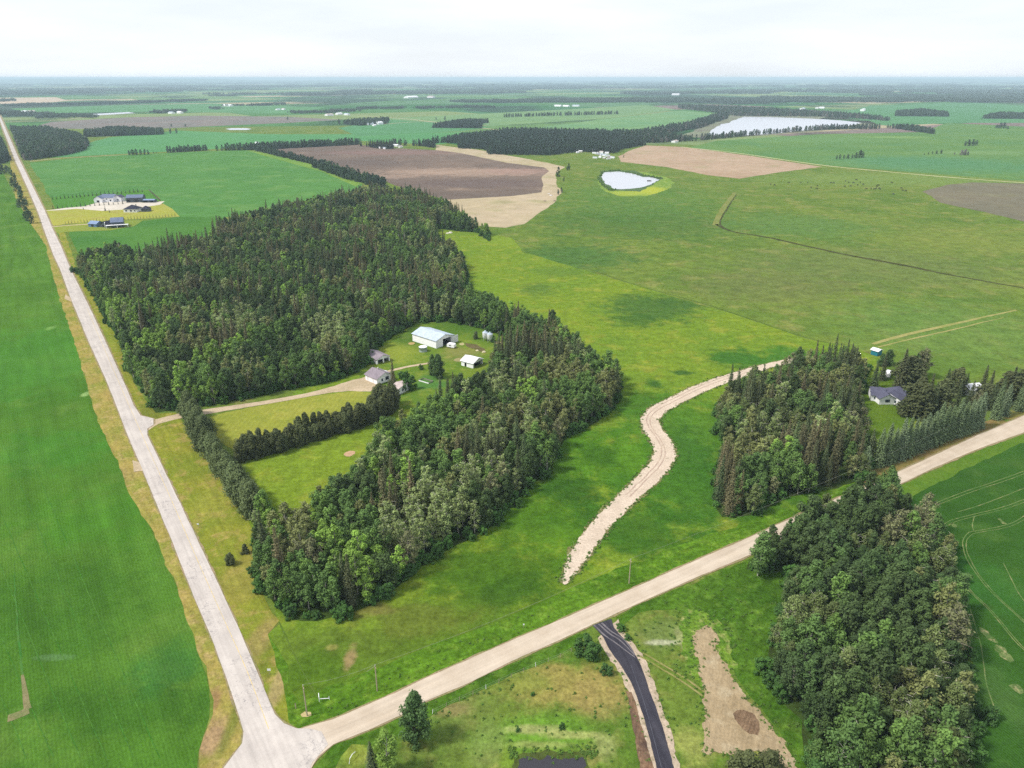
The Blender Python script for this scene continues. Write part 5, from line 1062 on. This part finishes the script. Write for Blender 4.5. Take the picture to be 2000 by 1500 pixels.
for i, (x, y) in enumerate(((948, 665), (957, 668))):
    t = empty("grain_bin", G(x, y)); tag(t, ("white hopper grain bin, the left of two beside the wood", "white hopper grain bin, the right of two beside the wood")[i], "grain bin", "pair of white grain bins")
    lathe('bin_wall', [(.25, .7), (1.5, 2.0), (1.5, 4.6)], WHITE2, t); lathe('bin_roof', [(1.56, 4.58), (.3, 5.5), (.28, 5.7), (.02, 5.72)], R_TIN, t)
    for q in range(4): a = R(45 + 90 * q); me = tubes_mesh('leg', [([Vector((1.45 * math.cos(a), 1.45 * math.sin(a), 0)), Vector((1.45 * math.cos(a), 1.45 * math.sin(a), 2.2))], [.07, .07])], TANKM); add('leg', me, t)
WHEEL = simple_mat("black_tyre", C(40, 40, 42), .8)
def trailer(x, y, rz, L, W_, Hh, lab, cat='trailer', name='camper_trailer', body=WHITE):
    r = empty(name, G(x, y), rz); tag(r, lab, cat)
    bm = bmesh.new(); out = [(-L / 2, .5), (L / 2 - .3, .5), (L / 2, .9), (L / 2 - .2, Hh - .3), (L / 2 - .7, Hh), (-L / 2 + .4, Hh), (-L / 2, Hh - .5)]; poly_prism(bm, out, Matrix.Translation((0, -W_ / 2, 0)), W_); bm_obj('body', bm, body, r)
    boxes_obj('window', [(-.3, -W_ / 2 - .02, Hh * .65, L * .25, .06, .5)], GLASS, r)
    for sx in (-1, 1):
        bm = bmesh.new(); bmesh.ops.create_cone(bm, segments=14, radius1=.34, radius2=.34, depth=.2, cap_ends=True, matrix=Matrix.Translation((-.2, sx * (W_ / 2 - .05), .34)) @ Matrix.Rotation(R(90), 4, 'X')); bm_obj('wheel', bm, WHEEL, r)
    boxes_obj('tow_bar', [(-L / 2 - .5, 0, .5, 1.0, .1, .1)], TANKM, r); return r
trailer(882, 679, R(-25), 4.4, 2.2, 2.4, "white camper trailer parked by the open barn door")
trailer(1734, 735, R(60), 5.2, 2.3, 2.6, "white camper trailer half hidden behind the bungalow's spruces")
r = empty("satellite_dish", G(753, 738)); tag(r, "big white satellite dish behind the farmhouse", "satellite dish")
d = lathe('dish', [(.02, 0), (.6, .1), (1.1, .35), (1.4, .62), (1.38, .66), (1.0, .34), (.02, .06)], WHITE2, r); d.location = (0, 0, 2.2); d.rotation_euler = (R(50), 0, 0); add('mast', tubes_mesh('mast', [([Vector((0, 0, 0)), Vector((0, 0, 2.3))], [.08, .08])], TANKM), r)
WOOD = simple_mat("grey_boards", C(150, 142, 132), .8, .15)
r = empty("garden_frame", G(832, 745), R(-35)); tag(r, "low board frame in the grass right of the big bush", "garden frame")
for k, bx in enumerate([(0, -1.6, .3, 6, .12, .5), (0, 1.6, .3, 6, .12, .5), (-3.0, 0, .3, .12, 3.1, .5), (3.0, 0, .3, .12, 3.1, .5)]): boxes_obj('board', [bx], (WHITE, WOOD, WOOD, WOOD)[k], r)
def rock(x, y, s, lab, c=(196, 186, 150), nm='rubble_pile'):
    bm = bmesh.new(); bmesh.ops.create_icosphere(bm, subdivisions=2, radius=s)
    for v in bm.verts: v.co *= 1 + .35 * noise.noise(v.co * 1.7 + Vector((x, y, 0))); v.co.z = max(-.05, v.co.z * .55)
    o = bm_obj(nm, bm, simple_mat(nm + "_m", C(*c, .8), .8, .2)); g = G(x, y); o.location = g; tag(o, lab, 'pile')
rock(932, 685, .9, "pale heap left of the two heaps below the grain bins"); rock(945, 688, 1.2, "pale heap near the wood below the grain bins"); rock(871, 657, .7, "small pale heap behind the barn roof"); rock(734, 679, .9, "dark brush heap behind the garage", (90, 96, 60))
rock(880, 455, 2.2, "pale stone heap in the meadow under the wood's tip", (210, 204, 190)); rock(874, 456, 1.6, "smaller pale stone heap beside the meadow heap", (210, 204, 190))
for i, (x, y) in enumerate(((1076, 382), (1072, 379), (1064, 393), (1083, 393))): rock(x, y, 1.6 + .5 * (i == 0), "heap of pale debris at the stubble corner, %s" % ('largest', 'behind the largest', 'leftmost', 'rightmost')[i], ((206, 200, 196), (206, 200, 196), (120, 100, 90), (110, 90, 80))[i])
# bungalow
b_ = building("bungalow", "white bungalow with a dark slate roof beside the lawn", (1700, 783), (1727, 786), 9, 2.9, 2.0, WHITE, R_SLATE, 'house', windows=(('front', -1, 1.6, 1.2, 1.1, 'w'),))
gable_parts(b_, 9.5, 9, 2.9, 2.0, WHITE, R_SLATE, ox=6.6, oy=-.6, rz=R(62), windows=(('left', 1.0, 1.6, 1.6, 1.2, 'w'), ('left', -2.4, 1.5, 1.0, 1.1, 'w')))
gable_parts(b_, 8, 7, 2.9, 1.8, WHITE, R_SLATE, ox=2.2, oy=-3.0, rz=R(-72), windows=(('right', 0, 1.8, 2.0, 1.2, 'w'),))
building("shed", "teal shed with white roof at the pasture edge", (1700, 692), (1713, 696), 4, 2.6, .6, TEAL, R_WHITE, 'shed')
building("garage", "grey-white garage hidden behind spruces right of the bungalow", (1893, 774), (1918, 770), 6, 2.8, 1.4, WHITE, R_WHITE, 'garage')
# the two acreages by the straight road
b_ = building("house", "big white house with many slate-grey roofs behind the young spruces", (197, 395), (222, 395), 14, 5, 3.0, WHITE, R_BLUE, 'house', windows=(('front', -4, 2, 2, 1.6, 'w'), ('front', 4, 2, 2, 1.6, 'w'), ('front', 0, 3.5, 1.2, 1.2, 'w')))
gable_parts(b_, 10, 9, 4.5, 2.6, WHITE, R_BLUE, ox=-8, oy=-6, rz=R(90), windows=(('left', 0, 1.5, 3, 2.2, 'door'),)); gable_parts(b_, 9, 8, 4.5, 2.4, WHITE, R_SLATE, ox=10, oy=2, rz=R(90), windows=(('left', 0, 2, 2, 1.6, 'w'),))
b_ = building("workshop", "long workshop with a pale grey roof and charcoal wall", (247, 396), (279, 395), 16, 5.2, 2.4, W_DARK, R_BLUE, 'workshop', windows=(('front', -6, 1.8, 3, 3.2, 'door'), ('front', 2, 1.8, 3, 3.2, 'door')))
building("lean_to", "low steel-blue roofed shelter right of the workshop", (280, 396), (301, 396), 8, 2.8, .7, W_DARK, R_STEEL, 'shelter', front=((-6, -1, 2.4), (1, 6, 2.4)))
b_ = building("house", "white house with black hipped roof on the mown lot", (242, 415), (267, 415), 13, 3.4, 3.4, WHITE, R_BLACK, 'house', hip=6, windows=(('front', -4, 1.7, 2, 1.4, 'w'), ('front', 1, 1.7, 2.2, 1.4, 'w'), ('front', 5, 1.7, 1.4, 1.4, 'w')))
gable_parts(b_, 7, 8, 3.2, 2.4, W_DARK, R_BLACK, ox=13.5, oy=1, hip=3); boxes_obj('chimney', [(3, 2, 6.6, 1, 1, 1.6)], CONC, b_)
b_ = building("house", "two-storey house with blue-grey roof and white trim by the sapling row", (218, 445), (242, 443.5), 13, 5, 3.2, W_DARK, R_BLUE, 'house', windows=(('front', -5, 1.5, 2, 2, 'w'), ('front', 0, 1.5, 2, 2, 'w'), ('front', 5, 1.5, 2, 2, 'w'), ('front', 0, 4.2, 9, .7, 'w')))
boxes_obj('veranda', [(0, -8.2, 2.7, 19, 3.4, .25), (-9, -9.6, 1.35, .4, .4, 2.5), (0, -9.6, 1.35, .4, .4, 2.5), (9, -9.6, 1.35, .4, .4, 2.5)], WHITE, b_); boxes_obj('white_gable', [(-10.6, -2, 2.5, .5, 6, 4.6)], WHITE, b_)
b_ = building("garage", "long low blue garage left of the two-storey house", (173, 443), (189, 444), 9, 3, 2, W_BLUE, R_STEEL, 'garage', windows=(('front', 0, 1.4, 2.6, 2.2, 'door'),))
gable_parts(b_, 9, 9, 3, 2.2, W_DARK, R_BLACK, ox=11.5, oy=1.5, rz=R(90), windows=(('left', 0, 1.4, 4, 2.2, 'door'),))
POSTM = simple_mat("dark_fence_board", C(84, 78, 74), .8)
a, b = G(291, 372), G(312, 392); r = empty("board_fence", a, math.atan2((b - a).y, (b - a).x)); tag(r, "dark board fence slanting down the right side of the lot", "fence"); Lf = (b - a).length
boxes_obj('panel', [(Lf / 2, 0, 1.0, Lf, .12, 1.6)], POSTM, r)
for i in range(16): boxes_obj('post', [(Lf * i / 15, .14, 1.0, .18, .15, 2.0)], POSTM, r)
# far farm buildings
farms = [(740, 243, 22, 16, 6, 'WHITE', 'R_WHITE', 'white barn, largest of the farm in front of the grove'), (722, 244, 26, 12, 4, 'WHITE', 'R_TIN', 'long white barn left in the farm before the grove'), (705, 244.5, 14, 10, 4, 'WHITE', 'R_WHITE', 'white house at the left of the grove farm'), (731, 246, 10, 8, 3, 'WHITE', 'R_WHITE', 'small white shed below the grove farm barns'),
         (643, 226, 30, 16, 5, 'WHITE', 'R_PINK', 'tan-roofed barn in the tree-ringed farm'), (662, 224, 26, 14, 5, 'WHITE', 'R_WHITE', 'white barn in the tree-ringed farm'), (678, 225, 20, 14, 5, 'WHITE', 'R_TIN', 'grey barn at the right of the tree-ringed farm'),
         (445, 207.5, 60, 20, 6, 'WHITE', 'R_WHITE', 'long white barn at the green field edge'), (543, 215, 20, 12, 4, 'WHITE', 'R_TIN', 'small pale shed by the creek wood'), (554, 214.5, 16, 12, 5, 'WHITE', 'R_PINK', 'pale farmhouse by the creek wood'), (803, 191.5, 110, 40, 8, 'WHITE', 'R_WHITE', 'very long white hall under the wooded skyline'), (842, 191, 50, 30, 8, 'WHITE', 'R_PINK', 'tan hall right of the long white hall'),
         (1090, 208, 36, 16, 5, 'WHITE', 'R_WHITE', 'white shed left in the farm over the shelterbelt'), (1106, 208.5, 30, 16, 5, 'WHITE', 'R_WHITE', 'white barn in the middle of the farm over the shelterbelt'), (1125, 208, 34, 16, 5, 'WHITE', 'R_TIN', 'grey-white barn right in the farm over the shelterbelt'), (1247, 198, 30, 20, 9, 'WHITE', 'R_WHITE', 'white house by the orange-roofed farm'), (1280, 194, 50, 20, 8, 'WHITE', 'R_PINK', 'pinkish farm hall on the skyline fields'),
         (1320, 186, 60, 24, 9, 'WHITE', 'R_WHITE', 'white barn alone on the far fields'), (1378, 196.5, 40, 18, 6, 'WHITE', 'R_WHITE', 'leftmost white barn of the row farm'), (1396, 196.5, 60, 18, 6, 'WHITE', 'R_TIN', 'long pale barn of the row farm'), (1415, 196, 40, 18, 6, 'WHITE', 'R_TIN', 'third pale barn of the row farm'), (1436, 196, 34, 18, 6, 'WHITE', 'R_WHITE', 'rightmost white barn of the row farm'),
         (1567, 214.5, 40, 20, 6, 'WHITE', 'R_TIN', 'pale barn above the lake'), (1596, 212, 26, 14, 5, 'WHITE', 'R_PINK', 'tan shed above the lake'), (1605, 212, 22, 14, 5, 'WHITE', 'R_WHITE', 'white shed right above the lake'), (1685, 217, 30, 16, 8, 'WHITE', 'R_WHITE', 'white farmhouse on the rise beyond the lake'), (1820, 224, 14, 10, 5, 'WHITE', 'R_WHITE', 'white farmhouse among trees on the rise'), (1790, 226, 12, 10, 4, 'WHITE', 'R_WHITE', 'small white house left among trees on the rise'),
         (50, 220.5, 40, 18, 6, 'WHITE', 'R_WHITE', 'white farmhouse left of the strip pond'), (60, 219.5, 30, 16, 5, 'WHITE', 'R_PINK', 'tan barn left of the strip pond'), (335, 222, 24, 14, 5, 'WHITE', 'R_TIN', 'pale shed by the conifers over the brown field'), (352, 221.5, 24, 14, 6, 'WHITE', 'R_WHITE', 'white house by the conifers over the brown field'),
         (744, 290, 7, 6, 3, 'WHITE', 'R_WHITE', 'white farmhouse in front of the spruce windbreak'), (752, 291, 6, 5, 2.6, 'WHITE', 'R_TIN', 'small white shed in front of the spruce windbreak'), (774, 286, 12, 8, 3, 'WHITE', 'R_WHITE', 'white shed right of the spruce windbreak'), (782, 288, 8, 6, 2.5, 'WHITE', 'R_PINK', 'tan shed right of the spruce windbreak'), (503, 281, 8, 7, 3, 'WHITE', 'R_WHITE', 'white house peeping from the headland trees'),
         (1101, 264, 12, 9, 5, 'WHITE', 'R_WHITE', 'white house roof inside the spruce belt'), (1271, 272, 26, 12, 4, 'WHITE', 'R_PINK', 'pinkish long shed in the lake belt'), (1318, 278, 20, 9, 3.5, 'WHITE', 'R_PINK', 'tan shed at the head of the farm road'), (1178, 275, 18, 9, 4, 'WHITE', 'R_TIN', 'pale shed inside the belt above the scrap yard')]
for (x, y, L, Dp, e, wn, rn, lab) in farms:
    rz = random.choice((R(-33), R(57))) + random.uniform(-.05, .05); r = empty("farm_building", G(x, y), rz); tag(r, lab, 'farm building', 'far farm buildings')
    gable_parts(r, L, Dp, e, Dp * .16, globals()[wn], globals()[rn])
scrap = [(1126, 295, 9, 7, 3.2), (1132, 294.5, 9, 6, 3), (1134, 297.5, 7, 5, 2.6), (1128, 299, 5, 4, 2.2), (1150, 294, 14, 8, 4.2), (1157, 296, 8, 5, 3), (1160, 300, 6, 3, 2.2), (1165, 301, 5, 3, 2.2), (1169, 300, 6, 3, 2.4), (1172, 303, 10, 3, 2.6), (1177, 304, 10, 3, 2.6), (1181, 305, 8, 3, 2.4), (1186, 306, 9, 3, 2.6), (1191, 308, 8, 3, 2.4), (1196, 309, 8, 3, 2.4), (1162, 309, 8, 3, 2), (1189, 311, 8, 2.5, 2), (1175, 299, 7, 5, 3), (1185, 301, 7, 5, 3), (1172, 308, 5, 3, 2), (1180, 310, 5, 3, 2)]
for i, (x, y, L, Dp, e) in enumerate(scrap):
    rz = random.uniform(-.6, .6); nm = "farm_shed" if e > 2.7 else "storage_trailer"; r = empty(nm, G(x, y), rz); tag(r, '%s in the scrap yard, %s of the jumble from the left' % ('white shed' if e > 2.7 else 'white storage trailer', ordinal(sorted(scrap).index(scrap[i]) + 1)), 'shed' if e > 2.7 else 'trailer', 'jumble of the scrap yard')
    gable_parts(r, L, Dp, e, Dp * .14, random.choice((WHITE, WHITE, CONC)), random.choice((R_WHITE, R_TIN, R_PINK)), over=.15)
# ------------------------------------------------------------ poles, wires, fence, signs
POLE = simple_mat("weathered_pole_wood", C(186, 172, 146), .8, .12, .6); WIRE = simple_mat("aluminium_wire", C(176, 180, 160), .4, 0)
def pole(x, yb, yt, lab, arm=True, rad=.16):
    h = top_h(x, yb, yt); r = empty("utility_pole", G(x, yb)); tag(r, lab, 'utility pole', 'utility poles along the gravel road')
    add('mast', tubes_mesh('mast', [([Vector((0, 0, -.2)), Vector((0, 0, h * .5)), Vector((0, 0, h))], [rad, rad * .85, rad * .65])], POLE, 8), r)
    if arm: add('insulator', tubes_mesh('insulator', [([Vector((0, 0, h)), Vector((0, 0, h + .35))], [.06, .05])], WHITE, 6), r); boxes_obj('crossarm', [(0, 0, h - .5, .9, .12, .12)], POLE, r).rotation_euler = (0, 0, R(-58))
    g = G(x, yb); return Vector((g.x, g.y, h + .3))
p1 = pole(600, 1398, 1339, "leaning weathered pole on a sandy mound at the road junction"); p2 = pole(737, 1350, 1300, "pole with a stay left of the bright ditch grass"); p3 = pole(1228.5, 1140, 1093, "thin pole between the winding track and the gravel road"); p4 = pole(1917, 836, 798, "pole at the mouth of the bungalow drive")
r = bpy.data.objects["utility_pole"]; 
p0 = Vector((G(300, 700).x, G(300, 700).y, 9))
def wire(a, b, sag, lab, rad=.018, nm='power_line'):
    pts = [a.lerp(b, i / 16) - Vector((0, 0, sag * 4 * (i / 16) * (1 - i / 16))) for i in range(17)]
    o = add(nm, tubes_mesh(nm, [(pts, [rad] * 17)], WIRE, 4)); tag(o, lab, 'wire')
wire(p1, p2, .8, "overhead wire from the junction pole to the stayed pole"); wire(p2, p3, 1.6, "overhead wire from the stayed pole to the thin pole"); wire(p3, p4, 2.2, "overhead wire from the thin pole towards the bungalow drive")
st = G(731, 1344); wire(p2 - Vector((0, 0, .4)), Vector((p2.x - 2.2, p2.y + .5, p2.z - 2.6)), 0, "short stay from the top of the stayed pole", .04, 'pole_stay')
sheet("sandy_mound", [(588, 1396), (596, 1391), (608, 1392), (609, 1398), (600, 1402), (590, 1401)], ground_mat("sand", C(206, 190, 140), C(190, 172, 122), big=2, mid=1, fine=.3), .10, .2, .6)
def post(x, y, h, lab, name='marker_post', cat='post', group=None, panel=None, rad=.06):
    r = empty(name, G(x, y)); tag(r, lab, cat, group); add('post', tubes_mesh('post', [([Vector((0, 0, 0)), Vector((0, 0, h))], [rad, rad])], POLE, 6), r)
    if panel: boxes_obj('panel', [(0, -.08, h - panel[1] / 2 + .1, panel[0], .05, panel[1])], WHITE2, r)
    return r
post(527, 1318, 1.8, "white roadside sign by the dry verge near the junction", 'road_sign', 'sign', None, (.8, .6)); post(388, 1031, 1.6, "small white sign halfway up the dry verge", 'road_sign', 'sign', None, (.6, .5)); post(578, 1384, 1.6, "short yellowish marker post left of the junction pole", rad=.12); post(1023, 1226, 1.2, "small white marker in the ditch grass above the gravel road", 'road_sign', 'sign', None, (.4, .4)); post(492, 1090, 3.2, "thin post between the small evergreens", rad=.05)
r = empty("corner_brace", G(624, 1371)); tag(r, "white fence corner brace in the grass right of the junction pole", "fence brace")
for a, b in (((0, 0, 0), (0, 0, 1.3)), ((0, 0, .9), (2.1, .6, .5)), ((0, 0, .9), (-.5, 1.6, 1.0)), ((2.1, .6, 0), (2.1, .6, 1.1))): add('rail', tubes_mesh('rail', [([Vector(a), Vector(b)], [.07, .07])], WHITE, 6), r)
fp = along([(845, 1394), (905, 1366), (975, 1334), (1040, 1305), (1095, 1284), (1125, 1268)], 3.4)
r = empty("wire_fence", fp[0]); tag(r, "old wire fence with pale posts below the gravel road", "fence")
for i, p in enumerate(fp):
    q = p - fp[0]; o = add('post', tubes_mesh('post', [([q + Vector((0, 0, 0)), q + Vector((random.uniform(-.15, .15), 0, 1.35))], [.07, .06])], POLE if i % 4 else WHITE, 5), r)
for z in (.6, 1.15): add('wire', tubes_mesh('wire', [([(p - fp[0]) + Vector((0, 0, z)) for p in fp], [.012] * len(fp))], WIRE, 3), r)
r = empty("bent_rail", G(682, 1492)); tag(r, "bent pale rail by the bright green tree", "rail"); add('rail', tubes_mesh('rail', [([Vector((0, 0, 0)), Vector((.1, .6, .9)), Vector((.5, 1.4, 1.2)), Vector((.9, 2.2, .9))], [.06] * 4)], WHITE, 6), r)
r = empty("raft", G(1268, 354)); tag(r, "small dark raft floating on the pale pond", "raft"); boxes_obj('deck', [(0, 0, .5, 6, 3, .5)], POSTM, r); boxes_obj('rail', [(0, 1.3, 1.1, 5, .15, .5)], POSTM, r)
# ------------------------------------------------------------ cattle
def cow_mesh():
    J = [((0, 0, 1.1), (.34, .42)), ((.55, 0, 1.12), (.3, .38)), ((-.6, 0, 1.12), (.32, .4)), ((.95, 0, 1.15), (.2, .26)), ((1.25, 0, .85), (.15, .17)), ((1.45, 0, .5), (.13, .13)), ((1.6, 0, .28), (.08, .09)), ((-.95, 0, 1.15), (.16, .2))]
    E = [(0, 1), (0, 2), (1, 3), (3, 4), (4, 5), (5, 6), (2, 7)]
    for (x, s) in ((.6, -1), (.6, 1), (-.7, -1), (-.7, 1)):
        b = 1 if x > 0 else 2; o = len(J); kx = x + (.05 if x > 0 else -.12)
        J += [((x, s * .22, .85), (.13, .15)), ((kx, s * .24, .42), (.07, .08)), ((x, s * .24, .04), (.06, .07))]; E += [(b, o), (o, o + 1), (o + 1, o + 2)]
    o = len(J); J += [((-1.05, 0, .7), (.03, .03))]; E += [(7, o)]
    me = bpy.data.meshes.new("cow_body"); me.from_pydata([j[0] for j in J], E, []); ob = bpy.data.objects.new("tmp_cow", me); COL.objects.link(ob)
    ob.modifiers.new('s', 'SKIN'); 
    for i, v in enumerate(me.skin_vertices[0].data): v.radius = J[i][1]; v.use_root = (i == 0)
    ss = ob.modifiers.new('d', 'SUBSURF'); ss.levels = 1; dg = bpy.context.evaluated_depsgraph_get(); out = bpy.data.meshes.new_from_object(ob.evaluated_get(dg)); bpy.data.objects.remove(ob); out.materials.clear(); out.materials.append(simple_mat("black_hide", C(38, 32, 32), .7)); return out
CM = cow_mesh()
cows = [(20, 925), (50, 930), (160, 912), (255, 912), (310, 910), (385, 935), (380, 958), (335, 950), (490, 912), (510, 915), (605, 900), (600, 940), (630, 910), (645, 940), (665, 912), (690, 890), (720, 910), (765, 960), (805, 958), (830, 962), (845, 955), (850, 940), (862, 932), (866, 955), (875, 962), (965, 912), (980, 1002), (1040, 955), (1075, 975), (1050, 972), (700, 930), (742, 925)]
cs = sorted(cows)
for i, (x, y) in enumerate(cs):
    o = add('cow', CM); o.location = G(1500 + x / 4, 130 + y / 4); o.rotation_euler = (0, 0, random.random() * 6.28); o.scale = (1.25,) * 3
    tag(o, 'black cow grazing in the pasture below the farm road, %s from the left' % ordinal(i + 1), 'cow', 'cattle grazing in the pasture')
# ------------------------------------------------------------ haze
hz = bpy.data.meshes.new("haze"); bm = bmesh.new()
mesh_boxes(bm, [(0, 41500, 71.5, 120000, 90000, 145)]); bmesh.ops.recalc_face_normals(bm, faces=bm.faces); bm.to_mesh(hz); bm.free()
hm = bpy.data.materials.new("thin_haze"); hm.use_nodes = True; ht = hm.node_tree; ht.nodes.clear()
ho = ht.nodes.new('ShaderNodeOutputMaterial'); hv = ht.nodes.new('ShaderNodeVolumePrincipled')
hv.inputs['Color'].default_value = (.67, .88, 1.0, 1); hv.inputs['Density'].default_value = 8e-5; hv.inputs['Anisotropy'].default_value = .0
ht.links.new(hv.outputs[0], ho.inputs['Volume']); hz.materials.append(hm)
tag(add("haze", hz), kind='stuff', label='thin blue summer haze over the far plain')
